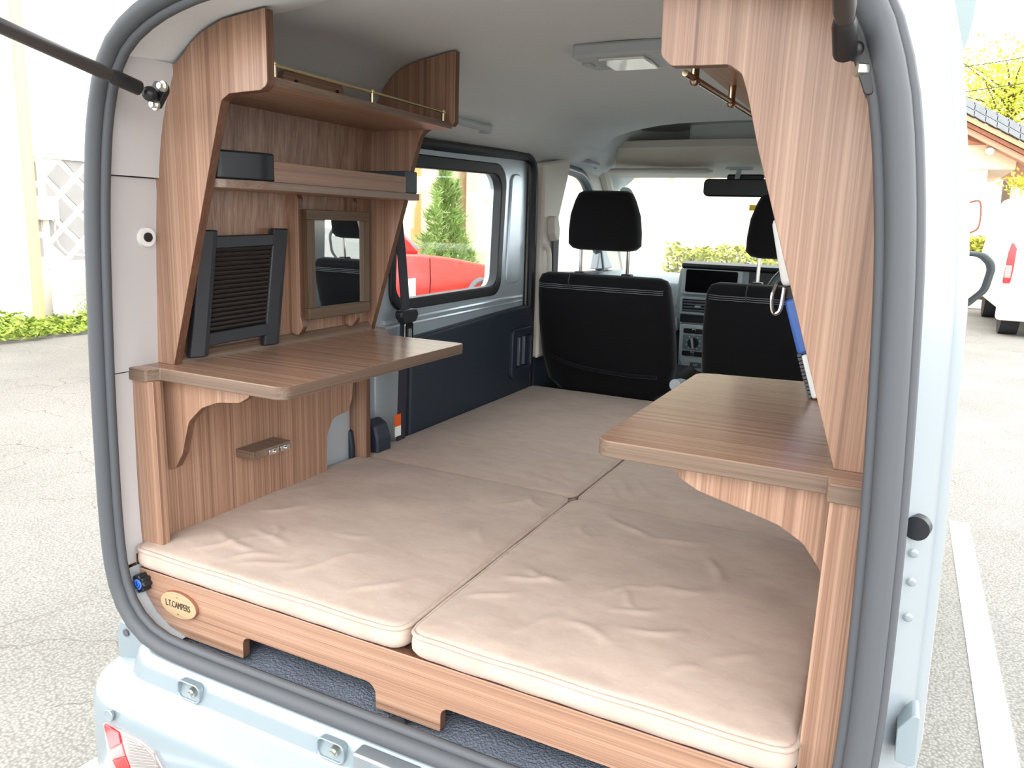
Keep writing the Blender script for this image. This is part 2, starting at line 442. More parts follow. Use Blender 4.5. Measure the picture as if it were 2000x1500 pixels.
t = thing('air_conditioner', 'white outdoor air conditioning unit on the ground by the tiled wall', 'air conditioner', (-8.5, 5.37, -.72))
mb = MB(); mb.box(-8.65, -8.35, 4.98, 5.75, -.70, -.12); obj('housing', mb, WHITE, t, bevel=.015)
mb = MB()
for k in range(7): mb.tube([(-8.34, 5.3 + (.045 + k * .036) * math.cos(a * PI / 12), -.42 + (.045 + k * .036) * math.sin(a * PI / 12)) for a in range(24)], .006, 6, True)
for k in range(12): mb.tube([(-8.335, 5.3, -.42), (-8.335, 5.3 + .265 * math.cos(k * PI / 6), -.42 + .265 * math.sin(k * PI / 6))], .005, 5)
obj('grille', mb, mat('grille_beige', (214, 206, 186), .6), t)
mb = MB(); mb.box(-8.62, -8.56, 5.02, 5.14, -.8, -.70); mb.box(-8.62, -8.56, 5.6, 5.7, -.8, -.70); mb.box(-8.45, -8.39, 5.02, 5.14, -.8, -.7); mb.box(-8.45, -8.39, 5.6, 5.7, -.8, -.7)
obj('foot', mb, TRIM, t, smooth=0)
mb = MB()
pts = []
for i in range(9000):
    x, y = random.uniform(-8.66, -7.6), random.uniform(2.2, 8.5)
    pts.append((x, y, -.76 + random.random() ** 1.5 * (.24 if x < -8 else .12) * (.6 + .4 * math.sin(y * 5))))
leaves(mb, pts, .04, .3)
stuff(tag(obj('grass', mb, GRASS, smooth=0, flip=False), 'strip of bright green weeds growing along the foot of the white building', 'grass'))

# ---- the conifer and the red car seen through the sliding door window
def conifer(cx, cy, z0, h, r, n):
    t = thing('conifer', 'tall feathery green conifer standing behind the red car', 'tree', (cx, cy, z0))
    mb = MB(); mb.tube([(cx, cy, z0), (cx, cy, z0 + h)], [.06, .01], 8); obj('trunk', mb, BARK, t)
    mb = MB()
    spires = [(0, 0, h, r), (.1, -.42, h * .80, r * .5), (.0, .38, h * .66, r * .62), (.1, -.75, h * .48, r * .45), (0, .78, h * .42, r * .4), (.2, .1, h * .9, r * .4), (.2, .62, h * .36, r * .5)]
    for i in range(n):
        ox, oy, hh, r_ = spires[i % 7] if i % 2 else spires[0]
        q = random.random() ** 1.2; z = z0 + .08 + q * (hh - .02)
        rr = r_ * (1 - q) ** .75 * (.55 + .5 * abs(math.sin(z * 7 + oy * 9)))
        a = random.uniform(0, 2 * PI); k = random.random() ** .6 * rr
        p = Vector((cx + ox + k * math.cos(a), cy + oy + k * math.sin(a), z))
        d = Vector((math.cos(a) * .8 + random.gauss(0, .3), math.sin(a) * .8 + random.gauss(0, .3), .7 + random.gauss(0, .3))).normalized()
        s = random.uniform(.03, .085)
        e = d.cross(Vector((random.gauss(0, 1), random.gauss(0, 1), random.gauss(0, 1)))).normalized() * s * .22
        mb.face([mb.v(p - e), mb.v(p + e), mb.v(p + d * s * 2)])
    stuff(obj('foliage', mb, LEAFD, t, smooth=0, flip=False))
conifer(-7, 11.45, -.8, 2.3, .72, 9000)

car = thing('red_car', 'glossy red car parked beyond the sliding door window', 'car', (-4.85, 6.2, -.8))
XR, XL = -4.0, -5.7
prof = [(3.6, -.5), (3.62, -.05), (3.75, .20), (4.3, .27), (5.3, .30), (6.30, .245), (6.9, .19), (7.6, .10), (8.05, -.02), (8.25, -.2), (8.3, -.45), (8.25, -.58)]
def arch(cy, r, z): return [(cy + r * math.cos(a * PI / 10), z + r * math.sin(a * PI / 10)) for a in range(0, 11)]
bot = arch(7.42, .38, -.5) + [(6.9, -.6)] + arch(4.65, .38, -.5) + [(4.1, -.58)]
poly = prof + [(7.85, -.6)] + bot
mb = MB()
secs = []
for x, ins in ((XR, .05), (XR - .02, .02), (XR - .12, 0), (XL + .12, 0), (XL + .02, .02), (XL, .05)):
    secs.append([(x, y, z - ins * (1 if z > -.3 else 0)) for y, z in poly])
mb.loft(secs); obj('body', mb, RED, car, smooth=50)
mb = MB(); cab = [(3.85, .2), (4.3, .72), (4.7, .83), (5.4, .82), (6.28, .25)]
mb.loft([[(x, y, z) for y, z in cab] for x in (XR - .10,)] + [[(x, y, z) for y, z in cab] for x in (XL + .10,)]); obj('cabin', mb, RED, car, bevel=.04)
mb = MB(); mb.prism([(4.1, .30), (4.4, .68), (5.35, .72), (5.95, .30)], 'x', XR - .11, XR - .075); obj('side_window', mb, DKGL, car, smooth=0)
mb = MB(); p = [(XR - .22, 5.52, .76), (XL + .22, 5.52, .76), (XL + .16, 6.27, .285), (XR - .16, 6.27, .285)]
mb.loft([[Vector(q) for q in p], [Vector(q) + Vector((0, .02, .02)) for q in p]]); obj('windscreen', mb, BLUGL, car, smooth=0)
for cy in (7.42, 4.65):
    mb = MB(); mb.cyl((XR - .2, cy, -.49), (XR + .0, cy, -.49), .31, n=28); wv = obj('wheel', mb, TYRE, car)
    mb = MB(); mb.cyl((XR - .01, cy, -.49), (XR + .012, cy, -.49), .20, n=24); obj('hub', mb, mat('hub_grey', (120, 122, 126), .35, metal=.6), wv)
    mb = MB(); mb.tube([(XR + .005, cy + .40 * math.cos(a * PI / 12), -.49 + .40 * math.sin(a * PI / 12)) for a in range(-1, 14)], .035, 8); obj('arch_trim', mb, mat('arch_grey', (112, 112, 114), .6), car)
mb = MB(); mb.box(XR - .002, XR + .004, 5.86, 6.0, -.22, .0); obj('door_sticker', mb, WHITE, car, smooth=0)
mb = MB(); mb.tube([(XR + .002, 6.28, .2), (XR + .004, 6.30, -.05), (XR + .004, 6.24, -.55)], .004, 5); obj('door_gap', mb, BLK, car)

# ---- the bright building and hedge ahead of the windscreen
t = thing('cream_building', 'pale cream building facing the windscreen of the camper', 'building', (-3, 16, -.8))
mb = MB(); mb.box(-8.6, .9, 15, 18, -.8, 5.2); obj('wall', mb, CREAM, t, smooth=0)
for k in range(4):
    mb = MB(); mb.box(-4.6 + k * .75, -4.45 + k * .75, 14.9, 15, 1.62, 1.8); obj('eave_bracket', mb, LBROWN, t, smooth=0)
def hedge(name, label, x0, x1, y0, y1, z1, n, m=LEAFH, size=.07):
    t = thing(name, label, 'hedge', ((x0 + x1) / 2, (y0 + y1) / 2, -.8))
    mb = MB()
    for i in range(30):
        x = random.uniform(x0, x1); y = random.uniform(y0, y1)
        mb.tube([(x, y, -.8), (x + random.uniform(-.2, .2), y, z1 - .2)], [.03, .008], 5)
    obj('stems', mb, BARK, t)
    mb = MB()
    pts = []
    for i in range(n):
        x = random.uniform(x0, x1); z = -.75 + (z1 + .75) * random.random() ** .6
        z = min(z, z1 + .15 * math.sin(x * 5) + .1 * math.sin(x * 13) - random.random() * .1)
        pts.append((x, random.uniform(y0, y1), z))
    leaves(mb, pts, size); stuff(obj('foliage', mb, m, t, smooth=0, flip=False))
hedge('hedge', 'low yellow green hedge in front of the cream building ahead of the dashboard', -3.4, -.2, 13.4, 14.2, .32, 2600)

# ---- the right: white van, hedge, tiled roof, tree, wires
van2 = thing('white_van', 'white van with a red tail lamp parked far off beyond the door mirror', 'van', (2.8, 14.3, -.8))
mb = MB(); secs = []
for y, q in ((12.42, .06), (12.48, .0), (16.3, .0), (16.5, .1)):
    secs.append([(x, y, z) for x, z in fillet([(1.96 + q, -.42), (1.95 + q, .2), (2.06 + q, 1.1), (2.2, 1.32), (3.4, 1.32), (3.54 - q, 1.1), (3.65 - q, .2), (3.64 - q, -.42)], .08, 4)])
mb.loft(secs); obj('body', mb, WHITE, van2)
mb = MB(); mb.box(1.97, 3.63, 12.34, 12.6, -.56, -.30); obj('bumper', mb, WHITE, van2, bevel=.04)
mb = MB(); mb.prism(fillet([(2.13, .62), (2.24, 1.1), (3.36, 1.1), (3.5, .62)], .06, 4), 'y', 12.395, 12.43); obj('rear_window', mb, BLUGL, van2, smooth=0)
mb = MB(); mb.prism(fillet([(1.975, -.02), (1.99, .42), (2.02, .60), (2.09, .48), (2.09, .2), (2.075, -.02)], .02, 3), 'y', 12.36, 12.43); tl = obj('tail_lamp', mb, TAILR, van2, bevel=.008)
mb = MB(); mb.box(1.985, 2.065, 12.35, 12.37, .06, .24); obj('clear_lens', mb, TAILC, tl, bevel=.005)
for x0 in (2.06, 3.3):
    mb = MB(); mb.cyl((x0, 12.85, -.5), (x0 + .24, 12.85, -.5), .30, n=24)
    obj('wheel', mb, TYRE, van2)
for x0 in (2.06, 3.3):
    mb = MB(); mb.cyl((x0, 15.6, -.5), (x0 + .24, 15.6, -.5), .30, n=24); obj('wheel', mb, TYRE, van2)
hedge('hedge', 'ragged yellow hedge beside the white van behind the door mirror', 1.75, 3.1, 17.5, 18.6, .66, 2800, LEAFH, .09)
mb = MB(); mb.box(1.8, 4.6, 17.2, 17.4, -.8, -.62)
tag(obj('kerb', mb, WHITE, bevel=.02), 'pale concrete kerb in front of the ragged hedge beyond the door mirror', 'kerb')

hs = thing('tiled_house', 'house with a grey tiled roof and brown timber eaves at the right edge', 'house', (4.2, 24, -.8))
s = math.tan(math.radians(28)); YH = 22.0
def sl(x0, x1, zt, th, y0, y1, m, name, par=hs):
    mb = MB(); z = lambda x: zt - (x - 1.45) * s
    mb.prism([(x0, z(x0) - th), (x1, z(x1) - th), (x1, z(x1)), (x0, z(x0))], 'y', y0, y1); return obj(name, mb, m, par, smooth=0)
sl(1.0, 4.6, 3.68, .12, YH, YH + 6, LBROWN, 'verge_board')
sl(1.0, 4.6, 3.54, .10, YH + .05, YH + 6, BROWN, 'barge_board')
sl(1.0, 4.6, 3.43, .14, YH + .12, YH + 6, mat('pink_timber', (206, 150, 126), .7), 'barge_board')
for k in range(14):
    for r in range(4):
        x0 = 1.0 + k * .26; x1 = x0 + .275
        z = 3.70 - (x0 - 1.45) * s + .03 + (r % 2) * .17 + (r // 2) * .1
        mb = MB()
        yy = YH - .08 + r * .16
        mb.prism([(x0, z), (x1, z - .275 * s - .02), (x1, z - .275 * s + .11), (x0, z + .13)], 'y', yy, yy + .33)
        obj('roof_tile', mb, ROOFT, hs, smooth=0)
mb = MB(); mb.box(1.5, 2.9, YH + .6, YH + 6, 2.32, 2.92); obj('lintel_wall', mb, CREAM, hs, smooth=0)
mb = MB(); mb.box(1.5, 2.32, YH + .7, YH + 6, -.8, 2.4); mb.box(2.3, 5.6, YH + 3, YH + 6, -.8, .9); obj('wall', mb, WALLW, hs, smooth=0)
mb = MB(); mb.prism([(1.5, 3.12), (2.32, 2.86), (2.32, 2.98), (1.5, 3.26)], 'y', YH + .3, YH + .5); obj('rafter', mb, BROWN, hs, smooth=0)
mb = MB(); mb.cyl((2.30, YH + .4, 2.94), (2.28, YH + .3, 2.76), .06, .12, 16); sp = obj('spotlight', mb, STEEL, hs)
mb = MB(); mb.ball((2.275, YH + .29, 2.74), .1, 12); obj('bulb', mb, WHITE, sp)
mb = MB(); mb.box(2.9, 3.0, YH + 2.9, YH + 3, .2, .75); mb.box(2.45, 2.6, YH + 2.9, YH + 3, .1, .4); obj('wall_plate', mb, GREYT, hs, smooth=0)
mb = MB(); mb.tube(catmull([(2.02, YH + .62, 1.5), (2.25, YH + .55, 1.5), (2.3, YH + .55, .9), (2.1, YH + .6, .72), (2.02, YH + .62, .7)], 4), .022, 8); obj('bracket_rail', mb, BROWN, hs)
tr = thing('tree', 'airy yellow leaved tree rising behind the tiled roof', 'tree', (3.9, 33, -.8))
mb = MB(); mb.tube([(3.9, 33, -.8), (3.7, 33, 3), (3.4, 33, 6.0)], [.18, .13, .06], 8)
tips = []
for i in range(16):
    a = random.uniform(0, 6.28); q = random.uniform(2.2, 4.2); b = Vector((3.4, 33, q + 1.6)); e = b + Vector((math.cos(a) * random.uniform(.8, 2.2), math.sin(a) * 1.4, random.uniform(.6, 2.0)))
    mb.tube([b, (b + e) / 2 + Vector((0, 0, .15)), e], [.05, .03, .01], 6); tips += [e, (b + e) / 2]
obj('trunk', mb, BARK, tr)
mb = MB(); pts = []
for e in tips:
    for k in range(150): pts.append(e + Vector((random.gauss(0, .45), random.gauss(0, .45), random.gauss(0, .3))))
leaves(mb, pts, .09); stuff(obj('foliage', mb, LEAFY, tr, smooth=0, flip=False))
for k, (za, zb) in enumerate(((5.6, 6.1), (4.9, 5.25))):
    mb = MB(); mb.tube(catmull([(0, 26, za - .3), (3, 26, za), (8, 26, zb + .4)], 4), .012, 5)
    tag(obj('power_line', mb, BLK), ('upper' if k == 0 else 'lower') + ' thin power line crossing the white sky above the tree', 'wire')
mb = MB(); pts = [(random.gauss(2.85, .16), random.gauss(21.2, .1), random.gauss(1.92, .12)) for i in range(110)]
leaves(mb, pts, .08); mb.tube([(3.05, 21.2, -.8), (2.95, 21.2, 1.8)], [.05, .02], 6)
tag(obj('shrub', mb, LEAFY, smooth=0, flip=False), 'small leafy yellow green shrub below the tiled eaves', 'shrub')

# ================================================================== THE CAMPER VAN
van = thing('camper_van', 'silver camper van with an open tailgate, its cab seen beyond the bed', 'van', (0, 1.3, -.8))
half_in = [(0, -.174), (.25, -.174), (.45, -.173), (.535, -.166), (.59, -.14), (.625, -.095), (.642, -.03), (.646, .06), (.644, .18), (.638, .34), (.628, .5),
           (.620, .6), (.610, .68), (.598, .75), (.584, .80), (.563, .85), (.532, .888), (.485, .917), (.42, .940), (.33, .956), (.18, .968), (0, .972)]
half_out = [(0, -.215), (.30, -.216), (.56, -.226), (.65, -.228), (.692, -.20), (.708, -.12), (.712, -.03), (0.715, 0.002), (0.710, 0.125), (0.706, 0.256), (0.700, 0.379), (0.696, 0.467), (0.691, 0.552), (0.678, 0.660), (0.665, 0.739), (0.653, 0.805), (0.638, 0.866), (.638, .865), (.610, .915), (.56, .955), (.49, .985), (.40, 1.005), (.22, 1.022), (0, 1.028)]
def resample(P, n):
    # even in the angle seen from the middle of the opening, so both outlines pair up
    c = Vector((0, .40)); res = []
    A = [math.atan2(p.y - c.y, p.x - c.x) for p in P]
    for k in range(n + 1):
        a = -PI / 2 + PI * k / n
        for i in range(len(P) - 1):
            if A[i] <= a <= A[i + 1] or i == len(P) - 2:
                t = min(1, max(0, (a - A[i]) / (A[i + 1] - A[i]))); res.append(P[i] + (P[i + 1] - P[i]) * t); break
    return res
def full(h):
    h = catmull(h, 3); h = resample(h, 64)
    return [(p.x, p.y) for p in h] + [(-p.x, p.y) for p in h[-2:0:-1]]
IN, OUT = full(half_in), full(half_out)
NI = len(IN)
def inset(loop, d):
    res = []
    for i in range(len(loop)):
        a, b = Vector(loop[i - 1]), Vector(loop[(i + 1) % len(loop)]); t = (b - a).normalized(); n = Vector((-t.y, t.x))
        res.append((loop[i][0] + n.x * d, loop[i][1] + n.y * d))
    return res
# rear frame: the painted face around the opening with its pressed groove
WID = [math.hypot(a[0] - b[0], a[1] - b[1]) for a, b in zip(IN, OUT)]
def mixl(t): return [(a[0] + (b[0] - a[0]) * t, a[1] + (b[1] - a[1]) * t) for a, b in zip(IN, OUT)]
mb = MB(); prof_r = [(0, 0), (.12, .0), (.30, .0), (.70, .0), (.76, .006), (.82, .009), (.86, .004), (.95, .002), (1.0, .006), (1.03, .03), (1.03, .12)]
mb.loft([[(x, -.050 + .080 * min(t, 1) ** 1.15 + dy * .6, z) for (x, z), wd in zip(mixl(t), WID)] for t, dy in prof_r], True, False)
rf = obj('rear_frame', mb, mat('pillar_paint', (142, 150, 155), .3, metal=.15, coat=.4), van, smooth=40)
# weatherstrip: bulb, inner lip and outer lip
mb = MB()
mb.tube([(x, -.062, z) for x, z in IN], .0145, 12, True)
mb.tube([(x, -.052, z) for x, z in inset(IN, .016)], .0085, 8, True)
mb.tube([(x, -.050, z) for x, z in inset(IN, -.0155)], .0075, 8, True)
obj('weatherstrip', mb, RUB, van, smooth=60)
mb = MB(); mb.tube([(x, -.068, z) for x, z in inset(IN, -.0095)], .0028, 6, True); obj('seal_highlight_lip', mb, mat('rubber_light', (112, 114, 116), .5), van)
c0 = U(1795, 1028, 'y', -.016)
mb = MB(); mb.cyl((c0.x - .003, -.026, c0.z), (c0.x, -.012, c0.z), .0135, n=24); obj('plug', mb, BLK, rf)
for u, v in ((1784, 1080), (1780, 1136), (1773, 1205)):
    q = U(u, v, 'y', -.021); mb = MB(); mb.ball((q.x, -.0225, q.z), .0055, 12, (1, .3, 1)); obj('dimple', mb, MATS['pillar_paint'], rf)
# jambs behind the strip
def jamb(sgn, z0, z1, m, name, y0=-.05, y1=.10, ins=.0):
    L = [p for p in IN[:NI // 2 + 1] if z0 <= p[1] <= z1]
    L = [(L[0][0] + 0, z0)] + L + [(L[-1][0], z1)]
    mb = MB(); prof = ((0, y0), (ins + .004, y0 + .012), (ins + .004, y1))
    mb.loft([[(sgn * (x - d), y, z) for x, z in L] for d, y in prof] + [[(sgn * (x + .02), y1, z) for x, z in L]], False, False)
    return obj(name, mb, m, van, smooth=50)
jamb(-1, .683, .875, TRIM, 'pillar_trim', ins=.004)
jamb(-1, .332, .681, TRIM, 'pillar_trim')
jamb(-1, -.045, .330, TRIM, 'pillar_trim', y1=.02)
jamb(-1, -.17, -.047, SILV, 'sill_jamb')
jamb(1, -.17, .955, SILV, 'painted_jamb')
mb = MB(); mb.cyl((-.634, .037, .577), (-.612, .037, .577), .0205, .017, 24); pn = obj('trim_cap', mb, mat('cap_white', (226, 224, 222), .4), van)
mb = MB(); mb.cyl((-.614, .037, .577), (-.609, .037, .577), .0085, n=18); obj('cap_button', mb, BLK, pn)
mb = MB(); mb.ball((.612, .055, .566), .013, 12, (.6, .8, 1.6)); obj('rubber_stop', mb, RUB, van)

# headliner
main = [(.676, .850), (.656, .868), (.610, .888), (.566, .922), (.551, .940), (.526, .963), (.493, .983), (.444, .995), (.351, 1.010), (.2, 1.024), (0, 1.030)]
rear = [(.604, .76), (.588, .80), (.569, .849), (.557, .874), (.536, .890), (.506, .910), (.480, .925), (.430, .941), (.334, .951), (.2, .960), (0, .964)]
lip = [(.590, .80), (.576, .83), (.560, .855), (.545, .872), (.52, .892), (.495, .905), (.465, .917), (.415, .931), (.33, .942), (.2, .951), (0, .955)]
def sec(h, y, dz=0., yo=0., bulge=0.):
    P = [(p.x, p.y) for p in catmull(h, 3)]
    if y > .1: P = [(x if x < .48 else .48 + (x - .48) * .60, z) for x, z in P]
    P = P + [(-x if x < .48 or y <= .1 else -(.48 + (x - .48) / .60), z) for x, z in P[-2::-1]]
    return [(x, y + yo * max(0, (abs(x) - .26) / .42) ** 1.3, z + dz + bulge * max(0, 1 - (abs(x) / .56) ** 4)) for x, z in P]
S = [sec(lip, -.05), sec(lip, -.035, .004), sec(rear, .03, -.004), sec(rear, .06), sec(rear, .135, .012), sec([((a[0] + b[0]) / 2, (a[1] + b[1]) / 2) for a, b in zip(rear, main)], .16, .012),
     sec(main, .24, -.018), sec(main, .40), sec(main, 1.0, .002), sec(main, 1.6, .002), sec(main, 1.95, -.004), sec(main, 2.09, -.010, .16), sec(main, 2.12, -.004, .16)]
S += [sec(main, 2.16, .0, .16, .05), sec(main, 2.36, -.01, .12, .07), sec(main, 2.58, -.02, .03, .06), sec(main, 2.66, -.09, .02, .0)]
mb = MB(); mb.loft(S, False, False)
obj('headliner', mb, HEAD, van, smooth=60)
mb = MB(); mb.loft([[(x * 1.03, y, z + .03) for x, y, z in sec(main, y)] for y in (.16, .4, 1.5, 2.7)], False, False); obj('roof_skin', mb, SILV, van, smooth=60)
# overhead front shelf, console and visors
mb = MB()
pr = [(2.38, .925), (2.36, .955), (2.37, .985), (2.42, .992), (2.62, .985), (2.64, .86), (2.60, .845), (2.50, .875)]
mb.loft([[(x, y + abs(x) ** 3 * .15, z) for y, z in pr] for x in [-.70 + i * .1 for i in range(15)]]); sh = obj('overhead_shelf', mb, BEIGE, van, smooth=40)
mb = MB(); mb.box(-.255, .25, 2.46, 2.6, .985, 1.068); obj('console_box', mb, HEAD, sh, bevel=.012)
for sx, x0 in ((0, -.60), (1, .12)):
    mb = MB(); mb.loft([[(x0 + u * .46, 2.45 + c * .055 * q, .862 + s_ * .014 * q) for c, s_ in [(math.cos(a * PI / 8), math.sin(a * PI / 8)) for a in range(16)]] for u, q in ((0, .3), (.04, .9), (.5, 1), (.96, .9), (1, .3))])
    obj('sun_visor', mb, BEIGE, van)
mb = MB(); mb.ring(rrect(-.08, .03, 2.40, 2.46, .025), rrect(-.062, .012, 2.415, 2.445, .013), 'z', .868, .878); mm = obj('mirror_base', mb, LGREY, van, bevel=.003)
mb = MB(); mb.tube([(-.025, 2.43, .868), (-.025, 2.40, .83), (-.02, 2.37, .80)], .010, 10); rm = obj('room_mirror', mb, LGREY, van)
mb = MB(); mb.prism(rrect(-.145, .12, .755, .825, .02), 'y', 2.33, 2.365); obj('mirror_housing', mb, BLK, rm, bevel=.006)
mb = MB(); mb.box(-.08, .07, 2.46, 2.49, .80, .852); obj('camera_box', mb, BLK, van, bevel=.008)
mb = MB(); mb.box(-.018, .022, 2.70, 2.704, .71, .735); obj('yellow_tag', mb, YTAG, van, smooth=0)
# ceiling lamp
mb = MB(); mb.prism(rrect(-.115, .115, .80, .955, .012), 'z', .998, 1.03); lp = obj('ceiling_lamp', mb, LGREY, van, bevel=.006)
mb = MB(); mb.box(-.055, .055, .815, .94, .992, .999); obj('lamp_lens', mb, mat('lens_gloss', (222, 226, 220), .06, coat=1.), lp, bevel=.003)
for sx in (-1, 1):
    mb = MB(); mb.box(sx * .10 - .012, sx * .10 + .012, .86, .89, .994, .999); obj('lamp_switch', mb, LGREY, lp, bevel=.002)
# grab handle beside the sliding door and ceiling clips
mb = MB(); mb.tube(catmull([(-.585, 1.02, .914), (-.562, 1.05, .905), (-.558, 1.14, .903), (-.560, 1.23, .905), (-.583, 1.262, .914)], 4), .0115, 10); obj('grab_handle', mb, LGREY, van)
for p in ((-.60, 1.262, .915), (-.60, 1.02, .915)): mb = MB(); mb.box(p[0] - .01, p[0] + .025, p[1] - .02, p[1] + .02, p[2] - .022, p[2] + .02); obj('handle_mount', mb, LGREY, van, bevel=.006)
for x, y in ((.19, .95), (.33, 1.2)): mb = MB(); mb.cyl((x, y, 1.021), (x, y, 1.014), .013, n=16); obj('ceiling_clip', mb, LGREY, van)
mb = MB(); mb.tube(catmull([(-.62, 2.14, .885), (-.595, 2.17, .878), (-.59, 2.27, .874), (-.615, 2.31, .872)], 4), .011, 8); obj('grab_handle', mb, LGREY, van)

# left side: quarter panel, sliding door, B pillar, front door
def sheet(poly, x0, x1, m, name, par=van, bevel=0.): mb = MB(); mb.prism(poly, 'x', x0, x1); return obj(name, mb, m, par, bevel=bevel, smooth=0 if not bevel else 35)
sheet([(.09, -.17), (.80, -.17), (.80, .86), (.09, .86)], -.715, -.70, SILVIN, 'quarter_panel')
mb = MB(); mb.loft([[(-.70 + .045 * math.sin(PI * q) , .66 + .14 * q, z) for q in [i / 10 for i in range(11)]] for z in (-.1, .35, .85)], False, False); obj('pillar_post', mb, SILVIN, van)
mb = MB(); mb.prism(fillet(UP([(706, 900), (706, 824), (726, 818), (741, 830), (748, 856), (749, 890)], 'y', .735), .015, 5), 'y', .712, .775); obj('well_cover_and_cutout', mb, NAVY, van, bevel=.008, seg=3)
sheet([(.40, -.15), (.655, -.15), (.655, .25), (.40, .25)], -.655, -.645, SILVIN, 'wheel_house', van, .004)
mb = MB(); mb.prism(fillet(UP([(662, 915), (658, 868), (662, 842), (676, 833), (688, 842), (692, 872), (692, 915)], 'y', .655), .008, 4), 'y', .645, .6615); obj('well_cover_and_cutout', mb, NAVY, van, bevel=.004)  # dark piece added in front of the far post, standing in for its dark cut-out
door = obj('sliding_door', MB().ring(fillet([(.79, -.14), (1.745, -.14), (1.735, .862), (.79, .835)], [.02, .03, .07, .02], 8), fillet([(.87, .385), (1.505, .392), (1.53, .795), (.89, .780)], [.05, .05, .06, .05], 8), 'x', -.715, -.665), SILVIN, van, bevel=.006)
obj('window_rubber', MB().ring(fillet([(.852, .362), (1.528, .368), (1.556, .822), (.872, .806)], [.06, .06, .07, .06], 8), fillet([(.878, .395), (1.497, .402), (1.518, .785), (.898, .768)], [.045, .045, .055, .045], 8), 'x', -.690, -.655), BLK, door, bevel=.004)
sheet(fillet([(.875, .39), (1.50, .397), (1.522, .79), (.894, .775)], .045, 6), -.683, -.679, GLASS, 'window_pane', door)
for zz, rr in ((.345, .007), (.328, .006)): obj('sill_ridge', MB().tube([(-.664, .83, zz - .01), (-.662, 1.4, zz), (-.664, 1.72, zz + .004)], rr, 8), SILVIN, door)
tr_ = sheet(fillet([(.925, -.12), (1.755, -.12), (1.755, .315), (1.5, .306), (.935, .280)], .02, 4), -.668, -.638, NAVY, 'door_trim', door, .006)
obj('door_latch_pocket', MB().ring(rrect(1.575, 1.75, .05, .235, .02), rrect(1.60, 1.735, .085, .205, .012), 'x', -.640, -.622), NAVY, door, bevel=.004)
for yy in (1.648, 1.69): obj('latch_bar', MB().box(-.640, -.628, yy - .004, yy + .004, .09, .20), mat('latch_grey', (96, 104, 112), .3), door, bevel=.002)
obj('door_edge_recess', MB().prism(fillet([(1.575, .40), (1.69, .405), (1.675, .80), (1.60, .79)], .03, 5), 'x', -.667, -.658), SILVIN, door, bevel=.004)
obj('door_seal', MB().tube(catmull([(-.660, .80, .836), (-.660, 1.2, .846), (-.660, 1.62, .860), (-.656, 1.715, .858), (-.652, 1.757, .825), (-.652, 1.766, .72), (-.652, 1.775, .4), (-.652, 1.782, -.10)], 4), .0165, 10), BLK, van)
bp = sheet(fillet([(1.79, .845), (2.05, .886), (2.02, .80), (1.94, .63), (1.935, .56), (1.955, .45), (1.935, .10), (1.79, .10)], [.02, .02, .02, .05, .05, .03, .01, .01], 4), -.69, -.618, BEIGE, 'pillar_cover', van, .012)
sheet([(1.79, -.15), (1.95, -.15), (1.95, .105), (1.79, .105)], -.69, -.63, NAVY, 'pillar_foot')
obj('belt_guide', MB().prism(fillet([(1.835, .655), (1.885, .65), (1.905, .60), (1.90, .56), (1.865, .555), (1.84, .585)], .015, 4), 'x', -.625, -.592), BEIGE, bp, bevel=.008)
obj('belt_strap', MB().prism([(1.87, .575), (1.925, .57), (1.925, .42), (1.885, .40)], 'x', -.612, -.606), mat('belt_grey', (70, 74, 78), .7), bp)
obj('grab_bar', MB().tube(catmull([(-.63, 1.80, .545), (-.600, 1.815, .52), (-.598, 1.82, .40), (-.600, 1.815, .30), (-.63, 1.80, .275)], 4), .010, 8), BEIGE, bp)
fd = sheet([(1.95, -.15), (2.75, -.15), (2.75, .405), (1.95, .425)], -.71, -.66, NAVY, 'front_door')
wf = catmull([(-.668, 1.98, .855), (-.668, 2.15, .848), (-.668, 2.27, .835), (-.668, 2.36, .79), (-.668, 2.43, .71), (-.668, 2.50, .58), (-.668, 2.58, .42)], 4)
obj('window_frame', MB().tube(wf, .024, 10), mat('frame_dark', (78, 88, 94), .4), fd)
obj('frame_bright', MB().tube([(p.x + .02, p.y, p.z - .004) for p in wf], .006, 8), SILV, fd)
sheet([(1.95, .42), (2.58, .42), (2.50, .58), (2.36, .79), (2.27, .84), (1.95, .855)], -.686, -.683, GLASS, 'window_pane', fd)
for sx in (-1, 1):
    obj('windscreen_pillar', MB().tube(catmull([(sx * .665, 2.50, .90), (sx * .668, 2.62, .78), (sx * .69, 2.80, .58), (sx * .70, 2.95, .38)], 4), .034, 10), BEIGE, van)
    mb = MB(); mb.prism([(2.22, .885), (2.64, .885), (2.97, .38), (2.60, .42), (2.52, .58), (2.45, .71), (2.38, .79), (2.28, .84)], 'x', sx * .672, sx * .688); obj('pillar_cover', mb, BEIGE, van, smooth=0)
# door mirror inside sail and outside mirror
obj('mirror_sail', MB().prism([(2.50, .42), (2.72, .42), (2.54, .56)], 'x', -.69, -.65), LGREY, fd, bevel=.006)
ml = [(-.66, 2.60, .86), (.66, 2.60, .86), (.70, 2.97, .36), (-.70, 2.97, .36)]
mb = MB(); mb.loft([[Vector(p) for p in ml], [Vector(p) + Vector((0, .004, .003)) for p in ml]]); ws = obj('windscreen', mb, GLASS, van, smooth=0)
cpt = Vector((-.585, 2.66, .775)); mb = MB(); mb.cyl(cpt, cpt + Vector((0, -.003, -.002)), .034, n=28); obj('round_sticker', mb, mat('sticker_grey', (176, 190, 194), .6), ws)
